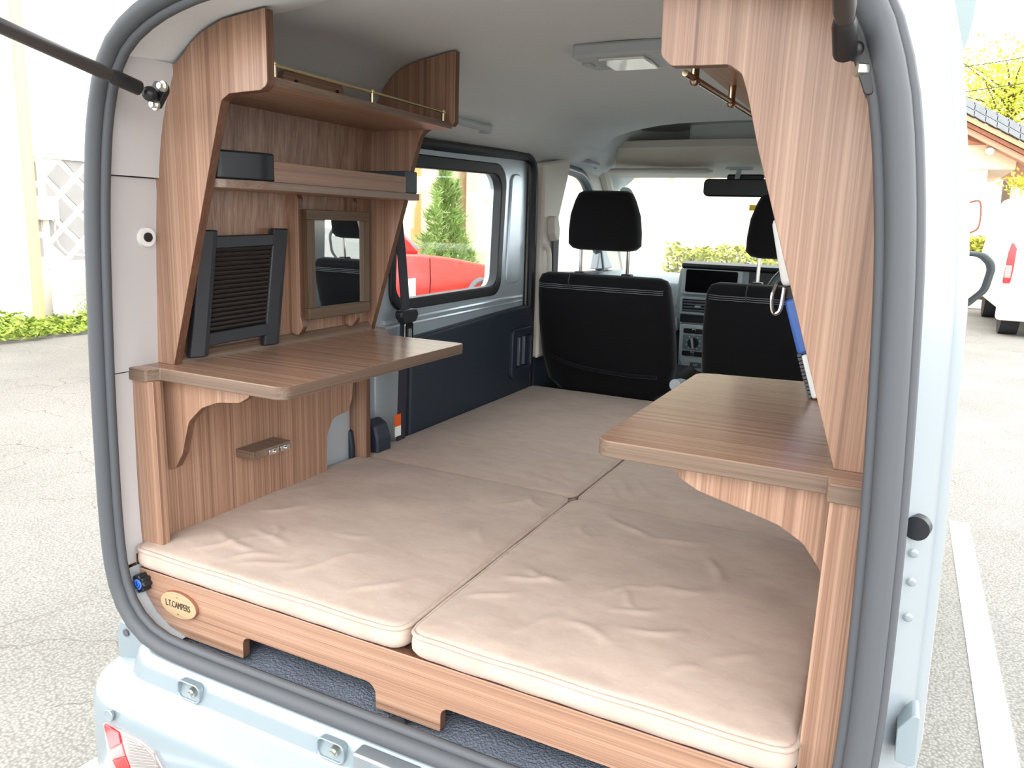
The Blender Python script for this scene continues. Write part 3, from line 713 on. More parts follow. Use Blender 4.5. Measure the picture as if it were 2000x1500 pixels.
# right side wall with its windows, bonnet of dash etc.
mb = MB()
SIDE = ((.40, .672, .689), (.60, .664, .681), (.70, .648, .665), (.80, .624, .641), (.90, .585, .602))
for a, b, c, d in ((.11, 2.9, -.55, .40), (2.55, 2.9, .36, .5)): mb.box(.672, .689, a, b, c, d)
for a, b, k0 in ((.11, .16, 0), (.76, .90, 0), (1.62, 1.95, 0), (.11, 2.7, 3)):
    mb.loft([[(x0, a, z), (x1, a, z), (x1, b, z), (x0, b, z)] for z, x0, x1 in SIDE[k0:]])
rs = obj('body_side', mb, SILVIN, van, smooth=0)
for a, b in ((.16, .76), (.90, 1.62), (1.95, 2.55)):
    mb = MB(); mb.loft([[(x0 + .006, a, z), (x0 + .009, a, z), (x0 + .009, b, z), (x0 + .006, b, z)] for z, x0, x1 in SIDE[:4]]); obj('window_pane', mb, GLASS, rs, smooth=0)
mb = MB(); mb.prism(UP([(1862, -10), (1909, -60), (1907, 0), (1900, 42), (1891, 75), (1882, 98), (1868, 40)], 'y', .30), 'y', .30, .62); obj('quarter_glass', mb, mat('grey_glass', (120, 134, 134), .1, coat=.5), rs, smooth=0)
mb = MB(); mb.box(-.72, -.70, .12, 2.9, -.55, -.14); mb.box(-.72, -.70, .14, 2.7, .86, .93); mb.box(-.72, -.70, 1.745, 1.95, -.14, .86); mb.box(-.72, -.70, .12, .79, -.15, .87); mb.box(-.725, .69, 2.95, 3.1, -.55, .38)
obj('body_side', mb, SILV, van, smooth=0)
for sx in (-1, 1):
    for yy in (.45, 2.6):
        mb = MB(); mb.cyl((sx * .56, yy, -.53), (sx * .70, yy, -.53), .27, n=28); wv = obj('wheel', mb, TYRE, van)
        mb = MB(); mb.cyl((sx * .69, yy, -.53), (sx * .712, yy, -.53), .17, n=20); obj('wheel_cover', mb, STEEL, wv)
# door mirror on the right
mb = MB(); o_ = fillet([(.70, .355), (.85, .370), (.912, .44), (.926, .535), (.885, .575), (.70, .580)], [.01, .07, .06, .05, .05, .01], 6)
k_ = [(.72 + (x - .72) * .86, .472 + (z - .472) * .84) for x, z in o_]
mb.loft([[(x, 2.28, z) for x, z in o_], [(x, 2.34, z) for x, z in o_], [(x * .96 + .03, 2.44, .47 + (z - .47) * .7) for x, z in o_]]); smr = obj('door_mirror', mb, mat('mirror_case', (52, 60, 60), .4), van, bevel=.01)
mb = MB(); mb.prism([(.74 + (x - .74) * .93, .47 + (z - .47) * .90) for x, z in o_], 'y', 2.276, 2.279); obj('mirror_rim', mb, BLK, smr)
mb = MB(); mb.prism(k_, 'y', 2.272, 2.2755); obj('mirror_glass', mb, MIRR, smr, smooth=0)

# cargo floor, bulkhead and dashboard
mb = MB(); N = 40
V_ = [[mb.v(((-.645 + 1.29 * i / N) * (.80 if j == 0 else (.93 if j == 1 else 1)), -.048 + 2.1 * j / 30, -.176 - (.012 if j == 0 else 0) + .004 * math.sin(i * .9) * math.sin(j * 1.7))) for i in range(N + 1)] for j in range(31)]
for j in range(30):
    for i in range(N): mb.face([V_[j][i], V_[j][i + 1], V_[j + 1][i + 1], V_[j + 1][i]])
fl = obj('cargo_floor', mb, MATF, van, smooth=60)
mb = MB(); mb.ball((-.02, -.024, -.174), .017, 14, (1, 1, .3)); obj('floor_button', mb, NAVY, fl)
mb = MB(); mb.box(-.68, .68, 2.0, 2.9, -.45, -.40); mb.box(-.58, .58, .0, 2.0, -.30, -.20); obj('underbody', mb, BLK, van, smooth=0)
dash = obj('dashboard', MB().loft([[(x, y, z) for y, z in ((2.50, .20), (2.475, .28), (2.49, .375), (2.56, .405), (2.95, .40), (2.95, -.35), (2.60, -.35), (2.56, .16))] for x in (-.69, .69)]), mat('dash_grey', (158, 170, 176), .45), van, bevel=.01)
obj('lower_dash', MB().box(-.69, .69, 2.515, 2.62, -.40, .165), NAVY, dash, bevel=.012)
obj('glove_band', MB().box(-.66, -.245, 2.49, 2.56, .165, .235), LGREY, dash, bevel=.008)
obj('glove_gap', MB().box(-.66, -.245, 2.487, 2.56, .238, .268), BLK, dash, bevel=.004)
ct = obj('centre_stack', MB().prism(fillet([(-.262, .285), (-.245, .462), (.05, .462), (.05, -.30), (-.20, -.30), (-.225, .03), (-.232, .255)], [.01, .03, .01, .01, .02, .03, .01], 4), 'y', 2.455, 2.60), mat('stack_grey', (144, 156, 162), .42), van, bevel=.008)
obj('dash_hood', MB().loft([[(x, y, z) for y, z in ((2.43, .452), (2.425, .472), (2.47, .484), (2.75, .47), (2.75, .40), (2.46, .45))] for x in (-.235, .60)]), BLK, van, bevel=.008)
obj('cluster_back', MB().box(.05, .60, 2.47, 2.60, .25, .462), BLK, van, smooth=0)
sf = obj('screen_frame', MB().prism(rrect(-.232, .028, .338, .458, .012), 'y', 2.440, 2.458), mat('frame_grey', (170, 180, 184), .35), ct, bevel=.004)
obj('screen', MB().prism(rrect(-.214, .008, .350, .448, .008), 'y', 2.437, 2.442), SCREEN, ct, smooth=0)
obj('air_vent', MB().ring(rrect(-.232, .03, .252, .328, .006), rrect(-.222, .02, .262, .318, .004), 'y', 2.440, 2.458), mat('vent_grey', (160, 170, 174), .4), ct, bevel=.002)
obj('vent_hole', MB().box(-.222, .02, 2.452, 2.457, .262, .318), BLK, ct, smooth=0)
for k in range(4): obj('vent_slat', MB().box(-.222, .02, 2.442, 2.456, .266 + k * .0135, .272 + k * .0135), mat('slat_grey', (92, 100, 106), .4), ct, bevel=.001)
obj('vent_tab', MB().box(-.165, -.14, 2.435, 2.444, .284, .292), LGREY, ct, bevel=.002)
obj('stack_gap', MB().box(-.228, .05, 2.447, 2.456, .215, .248), BLK, ct, smooth=0)
hp = obj('heater_panel', MB().prism(fillet([(-.225, .205), (.03, .205), (.03, .0), (-.19, .0), (-.215, .05)], [.012, .01, .01, .02, .03], 4), 'y', 2.436, 2.457), mat('panel_grey', (184, 194, 198), .35), ct, bevel=.003)
for zz in (.168, .068): obj('heater_slot', MB().prism(rrect(-.205, -.09, zz, zz + .022, .006), 'y', 2.433, 2.4365), BLK, ct, smooth=0); obj('slide_knob', MB().box(-.165, -.15, 2.426, 2.436, zz + .001, zz + .021), CHROME, ct, bevel=.002)
obj('heater_face', MB().prism(rrect(-.205, -.06, .095, .162, .004), 'y', 2.434, 2.4365), mat('face_grey', (120, 134, 140), .35), ct, smooth=0)
obj('dial', MB().cyl((-.158, 2.436, .128), (-.158, 2.420, .128), .0245, .022, 24), BLK, ct)
mb = MB(); mb.prism([(-.150, .104), (-.159, .104), (-.168, .150), (-.158, .152)], 'y', 2.414, 2.421); obj('dial_grip', mb, LGREY, ct, bevel=.001)
mb = MB()
for a in range(-4, 5): q = PI / 2 + a * .62; mb.box(-.158 + .031 * math.cos(q) - .0022, -.158 + .031 * math.cos(q) + .0022, 2.4325, 2.4342, .128 + .031 * math.sin(q) - .0022, .128 + .031 * math.sin(q) + .0022)
stuff(obj('dial_marks', mb, DIALM, ct, smooth=0))
def text(body, size, m, name, par, loc, rot, ext=.0004):
    cu = bpy.data.curves.new(name, 'FONT'); cu.body = body; cu.size = size; cu.align_x = 'CENTER'; cu.align_y = 'CENTER'; cu.extrude = ext
    o = bpy.data.objects.new(name, cu); C.objects.link(o); cu.materials.append(m)
    me = bpy.data.meshes.new_from_object(o.evaluated_get(bpy.context.evaluated_depsgraph_get())); me.name = name
    bpy.data.objects.remove(o); bpy.data.curves.remove(cu)
    o = bpy.data.objects.new(name, me); C.objects.link(o)
    o.parent = par; L_ = Vector(loc) + Vector((0, 0, Z0)) - origin_of(par); o.location = L_; o.rotation_euler = rot
    return o
obj('ac_button', MB().box(-.165, -.115, 2.430, 2.437, .018, .042), mat('button_grey', (84, 94, 98), .4), ct, bevel=.002)
text('A/C', .013, DIALM, 'button_lettering', ct, (-.14, 2.4295, .030), (PI / 2, 0, 0))
obj('usb_socket', MB().box(-.20, -.15, 2.444, 2.457, -.105, -.055), mat('socket_grey', (70, 78, 82), .4), ct, bevel=.003)
text('USB', .009, DIALM, 'socket_lettering', ct, (-.175, 2.4435, -.08), (PI / 2, 0, 0))
st = Vector((.345, 2.26, .36)); ring_ = [(st.x + .185 * math.cos(a * PI / 20), st.y - .10 * math.sin(a * PI / 20) * 0 + .09 * math.sin(a * PI / 20), st.z + .16 * math.sin(a * PI / 20)) for a in range(40)]
sw = obj('steering_wheel', MB().tube(ring_, .016, 10, True), mat('wheel_grey', (70, 76, 80), .5), van)
obj('wheel_hub', MB().ball(st, .07, 16, (1, .5, 1)), BLK, sw)
obj('steering_column', MB().cyl(st, (st.x, 2.6, .26), .035), BLK, sw)
obj('brake_lever', MB().tube([(-.02, 2.0, .02), (-.06, 1.86, .055), (-.065, 1.80, .06)], [.014, .02, .022], 12), LGREY, van)
obj('floor_console', MB().box(-.09, .03, 1.85, 2.5, -.2, .02), NAVY, van, bevel=.02)

# bumper, tail lamp, bolts
PB = [(-.035, -.185), (-.060, -.188), (-.070, -.196), (-.076, -.215), (-.083, -.236), (-.092, -.242), (-.135, -.252), (-.147, -.258), (-.153, -.272), (-.155, -.33), (-.156, -.50), (-.14, -.56), (-.08, -.58)]
path = []
for k in range(6): path.append((-.55 - .0, .40 - k * .08, (-1, 0)))
for k in range(1, 12): a = k / 12 * PI / 2; path.append((-.55, 0., (-math.cos(a), -math.sin(a))))
for k in range(13): path.append((-.55 + 1.1 * k / 12, 0., (0, -1)))
for k in range(1, 12): a = k / 12 * PI / 2; path.append((.55, 0., (math.sin(a), -math.cos(a))))
for k in range(6): path.append((.55, k * .08, (1, 0)))
mb = MB(); mb.loft([[(px + n[0] * -y, py + n[1] * -y, z) for y, z in PB] for px, py, n in path], False, False)
bu = obj('rear_bumper', mb, mat('bumper_paint', (134, 146, 152), .25, metal=.2, coat=.6), van, smooth=35)
for bx in (-.422, -.10, .30):
    mb = MB(); mb.ring(rrect(bx - .034, bx + .022, -.236, -.200, .012), rrect(bx - .0315, bx + .0195, -.2335, -.2025, .010), 'y', -.0862, -.074); obj('bolt_recess', mb, MATS['bumper_paint'], bu, bevel=.002)
    mb = MB(); mb.cyl((bx, -.074, -.217), (bx, -.0845, -.219), .0085, n=14); mb.cyl((bx, -.083, -.219), (bx, -.089, -.220), .0055, n=6); obj('bolt', mb, STEEL, bu)
mb = MB(); mb.prism(fillet(UP([(231, 1236), (238, 1208), (262, 1225), (330, 1300), (240, 1310)], 'y', -.03), .01, 4), 'y', -.034, -.02); cpn = obj('corner_panel', mb, MATS['bumper_paint'], van, bevel=.003)
c0 = U(246, 1236, 'y', -.036); mb = MB(); mb.cyl((c0.x, -.033, c0.z), (c0.x, -.0375, c0.z), .0075, n=18); obj('rubber_plug', mb, RUB, cpn)
mb = MB(); mb.prism(fillet(UP([(1752, 1418), (1784, 1392), (1797, 1396), (1786, 1494), (1746, 1482)], 'y', -.03), .006, 4), 'y', -.036, -.0); obj('corner_cover', mb, MATS['bumper_paint'], van, bevel=.003)
mb = MB(); mb.box(-.052, .06, -.098, -.070, -.24, -.193); lt_ = obj('latch_plate', mb, mat('latch_metal', (150, 156, 160), .35, metal=.6), bu, bevel=.004)
mb = MB(); mb.tube([(-.02, -.098, -.232), (-.018, -.112, -.212), (.012, -.112, -.210), (.014, -.098, -.232)], .006, 8); obj('latch_loop', mb, CHROME, lt_)
c0 = U(215.6, 1396, 'y', -.154); mb = MB(); mb.cyl((c0.x, -.158, c0.z), (c0.x, -.152, c0.z), .0085, n=20); mb.tube([(c0.x + .0095 * math.cos(a * PI / 8), -.157, c0.z + .0095 * math.sin(a * PI / 8)) for a in range(16)], .0015, 6, True); obj('sensor_cap', mb, MATS['bumper_paint'], bu)
tl = obj('tail_lamp', MB().prism(UP([(202, 1412), (232, 1425), (275, 1447), (300, 1466), (318, 1500), (330, 1540), (232, 1540), (214, 1490)], 'y', -.157), 'y', -.159, -.15), mat('lamp_base', (150, 140, 138), .25, coat=.8), van, bevel=.002)
obj('red_lens', MB().prism(UP([(204, 1414), (233, 1430), (238, 1451), (215, 1462)], 'y', -.160), 'y', -.162, -.157), TAILR, tl, bevel=.001)
obj('pink_lens', MB().prism(UP([(215, 1464), (238, 1452), (246, 1476), (220, 1482)], 'y', -.160), 'y', -.162, -.157), mat('pink_lens', (196, 104, 102), .15, coat=.8), tl, bevel=.001)
obj('red_lens', MB().prism(UP([(220, 1484), (246, 1477), (262, 1520), (240, 1520)], 'y', -.160), 'y', -.162, -.157), TAILR, tl, bevel=.001)
obj('clear_lens', MB().prism(UP([(240, 1438), (275, 1452), (300, 1472), (316, 1520), (266, 1520), (248, 1475)], 'y', -.160), 'y', -.162, -.157), TAILC, tl, bevel=.001)
mb = MB()
for k in range(9): a = U(246 + k * 1.2, 1447 + k * 6.5, 'y', -.163); b = U(280 + k * 4.2, 1458 + k * 5.5, 'y', -.163); mb.tube([a, b], .0009, 5)
stuff(obj('lens_ribs', mb, TAILC, tl))

# tailgate, lifted, above the camera
tg = thing('tailgate', 'silver tailgate of the camper swung up above the rear opening', 'tailgate', (0, -.05, 1.05))
mb = MB()
mb.loft([[(x, y, z) for x, z in ((-.66, zz - .03), (-.60, zz), (.60, zz), (.66, zz - .03), (.66, zz + .03), (.6, zz + .06), (-.6, zz + .06), (-.66, zz + .03))] for y, zz in ((-.06, 1.06), (-.3, 1.14), (-.65, 1.26), (-1.0, 1.36))]); obj('door_panel', mb, SILV, tg, bevel=.01)
mb = MB(); mb.loft([[(x, y, z) for x, z in ((-.5, zz), (.5, zz), (.5, zz + .03), (-.5, zz + .03))] for y, zz in ((-.15, 1.078), (-.3, 1.125), (-.6, 1.228))]); obj('inner_glass', mb, DKGL, tg, bevel=.01)
# gas struts
def strut(sgn, a, d, name_lbl):
    a = Vector(a); d = Vector(d).normalized(); 
    t = thing('gas_strut', name_lbl, 'strut', a, 'gas struts of the tailgate')
    obj('cylinder_body', MB().tube([a + d * .055, a + d * .075, a + d * .42], [.0085, .0105, .0105], 14), STRUT, t)
    obj('end_sleeve', MB().tube([a + d * .006, a + d * .010, a + d * .052, a + d * .060], [.006, .0115, .0115, .0095], 14), STRUTK, t)
    obj('piston_rod', MB().tube([a + d * .42, a + d * .66], .005, 8), CHROME, t)
    return t, a, d
t, a, d = strut(-1, (-.482, -.055, .8105), (0, -.972, .215), 'dark gas strut running off the left top corner of the rear opening')
pl = MB(); q = [U(306, 158, 'y', -.028), U(325, 165, 'y', -.028), U(326, 180, 'y', -.028), U(310, 212, 'y', -.028), U(296, 212, 'y', -.028), U(290, 185, 'y', -.028)]
pl.prism(fillet([(p.x, p.z) for p in q], .006, 4), 'y', -.032, -.022); obj('mount_plate', pl, STRUTK, t, bevel=.001)
obj('ball_joint', MB().ball((-.482, -.045, .807), .012, 14), STRUTK, t)
for u, v in ((319, 169), (304, 205)):
    p = U(u, v, 'y', -.034); obj('bolt', MB().cyl((p.x, -.032, p.z), (p.x, -.036, p.z), .0085, n=16).cyl((p.x, -.036, p.z), (p.x, -.043, p.z), .0055, n=6), STEEL, t)
t, a, d = strut(1, (.546, -.060, .797), (.004, -.90, .42), 'dark gas strut hanging in front of the wood panel at the top right')
pl = MB(); pl.prism(fillet([(.552, .84), (.562, .822), (.572, .79), (.577, .762), (.568, .762), (.552, .80)], .004, 3), 'y', -.06, -.03); obj('mount_plate', pl, STRUTK, t, bevel=.002)
obj('ball_joint', MB().cyl((.540, -.058, .802), (.562, -.050, .808), .007, n=12).ball((.556, -.052, .806), .011, 12), STRUTK, t)
p = U(1680, 135, 'y', -.06); obj('bolt', MB().cyl((p.x - .004, -.06, p.z), (p.x + .006, -.055, p.z), .0075, n=6), STEEL, t)

# ================================================================== SEATS
def make_seat(cx, label):
    t = thing('front_seat', label, 'seat', (cx, 1.85, -.2), 'front seats')
    secs = []
    for z, y, hw, th in ((-.02, 1.885, .205, .05), (.02, 1.875, .250, .06), (.12, 1.845, .268, .062), (.26, 1.795, .266, .062), (.36, 1.762, .258, .060), (.415, 1.745, .252, .052), (.438, 1.742, .240, .040), (.447, 1.745, .215, .022)):
        e = []
        for k in range(32):
            a = 2 * PI * k / 32; c, s_ = math.cos(a), math.sin(a); pw = .45
            e.append((cx + hw * math.copysign(abs(c) ** pw, c), y + th * math.copysign(abs(s_) ** .6, s_) - .012 * math.copysign(1, -s_) * 0, z))
        secs.append(e)
    bk = obj('backrest', MB().loft(secs), SEATF, t, smooth=50)
    mb = MB()
    for k, zz in enumerate((.392, .399, .406)): mb.tube([(cx - .238 + .0, 1.756 - .052, zz)] + [(cx + q * .03 - .225, 1.690 - (zz - .399) * .35 + (0.004 if abs(q * .03 - .225) > .2 else 0), zz - .001 * (q % 2)) for q in range(16)] + [(cx + .238, 1.704, zz)], .0011, 5)
    stuff(obj('stitched_band', mb, STIT, t))
    obj('top_seam', MB().tube([(cx - .11, 1.690, .445), (cx - .112, 1.684, .42), (cx - .112, 1.694, .39)], .0025, 6), BLK, t)
    P = catmull([(cx - .215, 1.780, .125), (cx - .12, 1.782, .095), (cx, 1.784, .082), (cx + .10, 1.784, .078), (cx + .215, 1.782, .082)], 5)
    obj('back_pocket', MB().tube([(p.x, p.y - .003, p.z) for p in P], .007, 8), SEATF, t)
    obj('seat_cushion', MB().box(cx - .24, cx + .24, 1.9, 2.38, -.10, .04), SEATF, t, bevel=.04, seg=3)
    obj('seat_base', MB().box(cx - .2, cx + .2, 1.92, 2.3, -.40, -.10), NAVY, t, smooth=0)
    secs = []
    for z, y, hw, th in ((.535, 1.735, .095, .03), (.540, 1.733, .118, .046), (.555, 1.731, .134, .052), (.60, 1.727, .134, .055), (.66, 1.722, .127, .055), (.71, 1.718, .110, .050), (.735, 1.717, .098, .040), (.744, 1.717, .080, .024)):
        secs.append([(cx + .002 + hw * math.copysign(abs(math.cos(a)) ** .5, math.cos(a)), y + th * math.copysign(abs(math.sin(a)) ** .65, math.sin(a)), z) for a in [2 * PI * k / 28 for k in range(28)]])
    hr = obj('headrest', MB().loft(secs), SEATF, t, smooth=50)
    for sx in (-.088, .092):
        obj('post', MB().tube([(cx + sx, 1.738, .43), (cx + sx, 1.733, .56)], .0062, 10), CHROME, hr)
        obj('post_guide', MB().box(cx + sx - .018, cx + sx + .018, 1.72, 1.757, .440, .455), BLK, hr, bevel=.004)
    return t
make_seat(-.346, 'black cloth passenger seat, headrest fully visible beside the sliding door')
make_seat(.288, 'black cloth driver seat partly hidden by the wood panel behind the right table')

# ================================================================== BED
bed = thing('bed_base', 'walnut bed base with a notched front board below the cushions', 'bed', (0, .8, -.175))
P = [(-.657, -.028), (-.657, -.06), (-.648, -.10), (-.625, -.14), (-.594, -.166), (-.58, -.170), (-.363, -.170), (-.363, -.126), (-.068, -.126), (-.068, -.170), (.058, -.170), (.058, -.126), (.42, -.126), (.42, -.170), (.578, -.170), (.578, -.054), (-.637, -.054), (-.637, -.028)]
R_ = [.004, .01, .02, .03, .03, .01, .003, .016, .02, .003, .003, .016, .016, .003, .01, .003, .003, .003]
mb = MB(); mb.prism(fillet(P, R_, 5), 'y', -.015, .002, 0, 1); fb = obj('front_board', mb, [WX, EDGEZ], bed, bevel=.0012, smooth=30)
mb = MB(); mb.box(-.60, .575, .004, 1.86, -.085, -.063); obj('deck', mb, WX, bed, smooth=0)
for x in (-.5, 0, .5): mb = MB(); mb.box(x - .02, x + .02, .10, 1.8, -.170, -.085); obj('bearer', mb, WY, bed, smooth=0)
pc = Vector((-.519, -.019, -.103)); el = lambda rx, rz: [(pc.x + rx * math.cos(a * PI / 24), pc.z + rz * math.sin(a * PI / 24)) for a in range(48)]
pq = obj('plaque', MB().prism(el(.0475, .0262), 'y', -.0225, -.0145, 0, 1), [PLAQ, BROWN], fb, bevel=.0015, smooth=30)
tx = text('L.T.CAMPERS', .0185, INK, 'plaque_lettering', bed, (pc.x, -.0229, pc.z), (PI / 2, 0, 0)); tx.scale = (.62, 1, 1)
for dz in (.017, -.017): obj('plaque_pin', MB().cyl((pc.x, -.0225, pc.z + dz), (pc.x, -.0237, pc.z + dz), .0016, n=10), BRASS, bed)
kx, kz = -.6125, -.078
ks = [(kx + (.0165 + .0025 * math.cos(8 * a)) * math.cos(a), kz + (.0165 + .0025 * math.cos(8 * a)) * math.sin(a)) for a in [i * PI / 24 for i in range(48)]]
kn = obj('knob', MB().prism(ks, 'y', -.034, -.0145), BLK, bed, bevel=.003)
obj('knob_cap', MB().cyl((kx, -.034, kz), (kx, -.0355, kz), .0105, n=24), BLUEC, kn)
obj('cap_mark', MB().prism([(kx + r_ * math.cos(a), kz + r_ * math.sin(a)) for r_, rng in ((.0075, range(-8, 9)), (.0058, range(8, -9, -1))) for a in [-PI / 2 + q * PI / 11 for q in rng]], 'y', -.0362, -.0353).box(kx - .001, kx + .001, -.0362, -.0353, kz - .002, kz + .007), BLUED, kn, smooth=0)

def cushion(x0, x1, y0, y1, zt, zb, label, folds, seed, nx=110, ny=110, rc=.028, piping=True):
    rnd = random.Random(seed)
    t = thing('cushion', label, 'cushion', ((x0 + x1) / 2, (y0 + y1) / 2, zb), 'bed cushions')
    er = .010
    def rc_map(x, y):
        for cx_, sx in ((x0, 1), (x1, -1)):
            for cy_, sy in ((y0, 1), (y1, -1)):
                a, b = (x - cx_) * sx, (y - cy_) * sy
                if a < rc and b < rc:
                    p, q = rc - a, rc - b; m_ = max(p, q); l_ = math.hypot(p, q)
                    if l_ > 0: p, q = p * m_ / l_, q * m_ / l_
                    return cx_ + sx * (rc - p), cy_ + sy * (rc - q)
        return x, y
    ph = [rnd.uniform(0, 6.28) for _ in range(8)]
    def top(x, y):
        d = min(x - x0, x1 - x, y - y0, y1 - y)
        z = zt
        cr = min(1, d / .16); z -= .007 * (1 - cr) ** 2
        if d < er: z -= er * .55 * (1 - math.sqrt(max(0, 1 - (1 - d / er) ** 2)))
        am = min(1, d / .03)
        z += am * .0012 * (math.sin(x * 21 + ph[0] + 2.2 * math.sin(y * 9 + ph[1])) + math.sin(y * 26 + ph[2] + 1.8 * math.sin(x * 11 + ph[3])))
        for fx0, fy0, fx1, fy1, amp, wd in folds:
            vx, vy = fx1 - fx0, fy1 - fy0; L2 = vx * vx + vy * vy
            s_ = ((x - fx0) * vx + (y - fy0) * vy) / L2
            if -.2 < s_ < 1.2:
                off = ((x - fx0) * -vy + (y - fy0) * vx) / math.sqrt(L2) - .008 * math.sin(s_ * 5 + fx0 * 30)
                k = math.exp(-(off / wd) ** 2) * math.exp(-((s_ - .5) / .42) ** 4)
                z += amp * k * am
        return z
    mb = MB()
    # sides bulge slightly; grid lines crowd to the edges
    def spread(a, b, n):
        ts = [0, .004, .010, .018] ; L = b - a
        res = [a + q for q in ts] + [a + .026 + (L - .052) * i / (n - 8) for i in range(n - 7)] + [b - q for q in ts[::-1]]
        return res
    X, Y = spread(x0, x1, nx), spread(y0, y1, ny)
    G = [[mb.v((*rc_map(x, y), top(x, y))) for x in X] for y in Y]
    for j in range(len(Y) - 1):
        for i in range(len(X) - 1): mb.face([G[j][i], G[j][i + 1], G[j + 1][i + 1], G[j + 1][i]])
    loop = [G[0][i] for i in range(len(X))] + [G[j][-1] for j in range(1, len(Y))] + [G[-1][i] for i in range(len(X) - 2, -1, -1)] + [G[j][0] for j in range(len(Y) - 2, 0, -1)]
    prev = loop; cx_, cy_ = (x0 + x1) / 2, (y0 + y1) / 2; H = zt - zb
    rim = [Vector(v.co) for v in loop]
    for k in range(1, 7):
        q = k / 6; b = .004 * math.sin(PI * q) - (.010 * max(0, q - .75) / .25)
        cur = []
        for v in loop:
            p = v.co; dx = 1 if p.x - x1 > -.03 else (-1 if p.x - x0 < .03 else 0); dy = 1 if p.y - y1 > -.03 else (-1 if p.y - y0 < .03 else 0)
            cur.append(mb.v((p.x + dx * b * .8, p.y + dy * b * .8, p.z + (zb - p.z) * q + .0006 * math.sin(p.x * 60 + p.y * 47 + k))))
        n = len(loop)
        for i in range(n): mb.face([prev[i], cur[i], cur[(i + 1) % n], prev[(i + 1) % n]])
        prev = cur
    mb.face(prev)
    obj('cover', mb, VELVET, t, smooth=80)
    pp = rim[::3]
    mb = MB(); mb.tube([(p.x + (.001 if p.x > cx_ else -.001), p.y + (.001 if p.y > cy_ else -.001), p.z - .0005 + .0008 * math.sin(i * .55)) for i, p in enumerate(pp)], .0040, 8, True)
    obj('piping', mb, VELVET, t, smooth=80)
    return t
CZ = -.052
FL = [(-.55, .10, -.40, .06, .0035, .008), (-.50, .16, -.36, .10, .003, .008), (-.30, .04, -.22, .16, .0035, .009), (-.16, .02, -.08, .14, .003, .008), (-.52, .02, -.44, .12, .003, .007), (-.06, .60, -.14, .52, .003, .007), (-.03, .56, -.10, .62, .003, .007), (-.20, .58, -.17, .50, .0028, .006), (-.55, .22, -.48, .30, .003, .010), (-.44, .015, -.36, .09, .0028, .006), (-.40, .01, -.31, .08, .0026, .006), (-.47, .20, -.42, .12, .0028, .007), (-.34, .20, -.24, .24, .002, .010), (-.10, .40, -.05, .30, .002, .008), (-.58, .34, -.55, .46, .002, .008)]
cushion(-.634, -.013, -.022, .677, 0, CZ, 'front left taupe velvet cushion beside the left wood wall with the mirror', FL, 1)
FR = [(.10, .60, .24, .50, .0035, .010), (.24, .50, .34, .56, .0035, .010), (.36, .50, .40, .36, .003, .010), (.40, .34, .30, .30, .003, .009), (.05, .20, .14, .26, .0035, .008), (.06, .26, .16, .24, .003, .008), (.02, .10, .10, .18, .003, .008), (.26, .18, .34, .24, .0035, .008), (.30, .14, .40, .18, .0035, .008), (.20, .12, .30, .10, .003, .009), (.14, .05, .20, .13, .0025, .008), (.44, .10, .50, .20, .0025, .009), (.46, .40, .52, .52, .0022, .009), (.07, .52, .13, .44, .0022, .007), (.30, .30, .22, .24, .0025, .007), (.25, .26, .31, .21, .0025, .006), (.38, .05, .44, .10, .0022, .007)]
cushion(.000, .578, -.022, .673, .001, CZ, 'front right taupe velvet cushion beside the right wood post', FR, 2)
cushion(-.640, -.014, .688, 1.80, -.004, CZ - .004, 'rear left taupe velvet cushion running up to the passenger seat', [(-.10, .74, -.20, .78, .003, .007), (-.05, .76, -.12, .84, .003, .007)], 3, 80, 120)
cushion(-.002, .578, .688, 1.80, -.008, CZ - .008, 'rear right taupe velvet cushion mostly under the right table', [(.02, .82, .10, .72, .004, .007), (.04, .86, .14, .74, .004, .007), (.07, .90, .18, .76, .003, .007), (.40, .75, .46, .84, .004, .010)], 4, 80, 120)

# ================================================================== LEFT WALL UNIT
ZT = .339; TH = .023
TOPX = wood('table_walnut', 'x', rough=.24)
def edge_dir(mb):
    # the edge band's grain runs along whichever side it is glued to
    mb.bm.normal_update()
    for f in mb.bm.faces:
        if f.material_index == 1 and abs(f.normal.x) > .7: f.material_index = 2
# lower wall boards
lw = thing('wall_boarding', 'walnut boarding with a post below the left table', 'panelling', (-.61, .3, -.05))
mb = MB(); mb.box(-.646, -.581, .003, .020, -.16, ZT - TH, 0); obj('post_board', mb, [WZ], lw, bevel=.001)
WP = fillet([(.020, -.15), (.520, -.15), (.520, .085), (.545, .128), (.605, .132), (.622, .165), (.634, ZT - TH), (.020, ZT - TH)], [0, 0, .01, .03, .02, .03, 0, 0], 5)
mb = MB(); mb.prism(WP, 'x', -.628, -.612, 0, 1); obj('wall_board', mb, [WZ, EDGEZ], lw, bevel=.001)
FP = fillet([(-.69, -.15), (-.598, -.15), (-.598, ZT - TH), (-.69, ZT - TH)], 0)
mb = MB(); mb.prism(FP, 'y', .662, .680, 0, 1); obj('post_board', mb, [WZ, EDGEZ], lw, bevel=.001)
mb = MB(); mb.box(-.612, -.56, .222, .335, .110, .128); so = obj('socket_shelf', mb, [EDGE], lw, bevel=.001)
# small latch pair on the front of the block
for k in range(2):
    y0 = .262 + k * .034
    mb = MB(); mb.box(-.560, -.553, y0, y0 + .030, .112, .124); mb.cyl((-.553, y0 + .015, .118), (-.548, y0 + .015, .118), .004, n=10); obj('chrome_catch', mb, CHROME, so, bevel=.001)

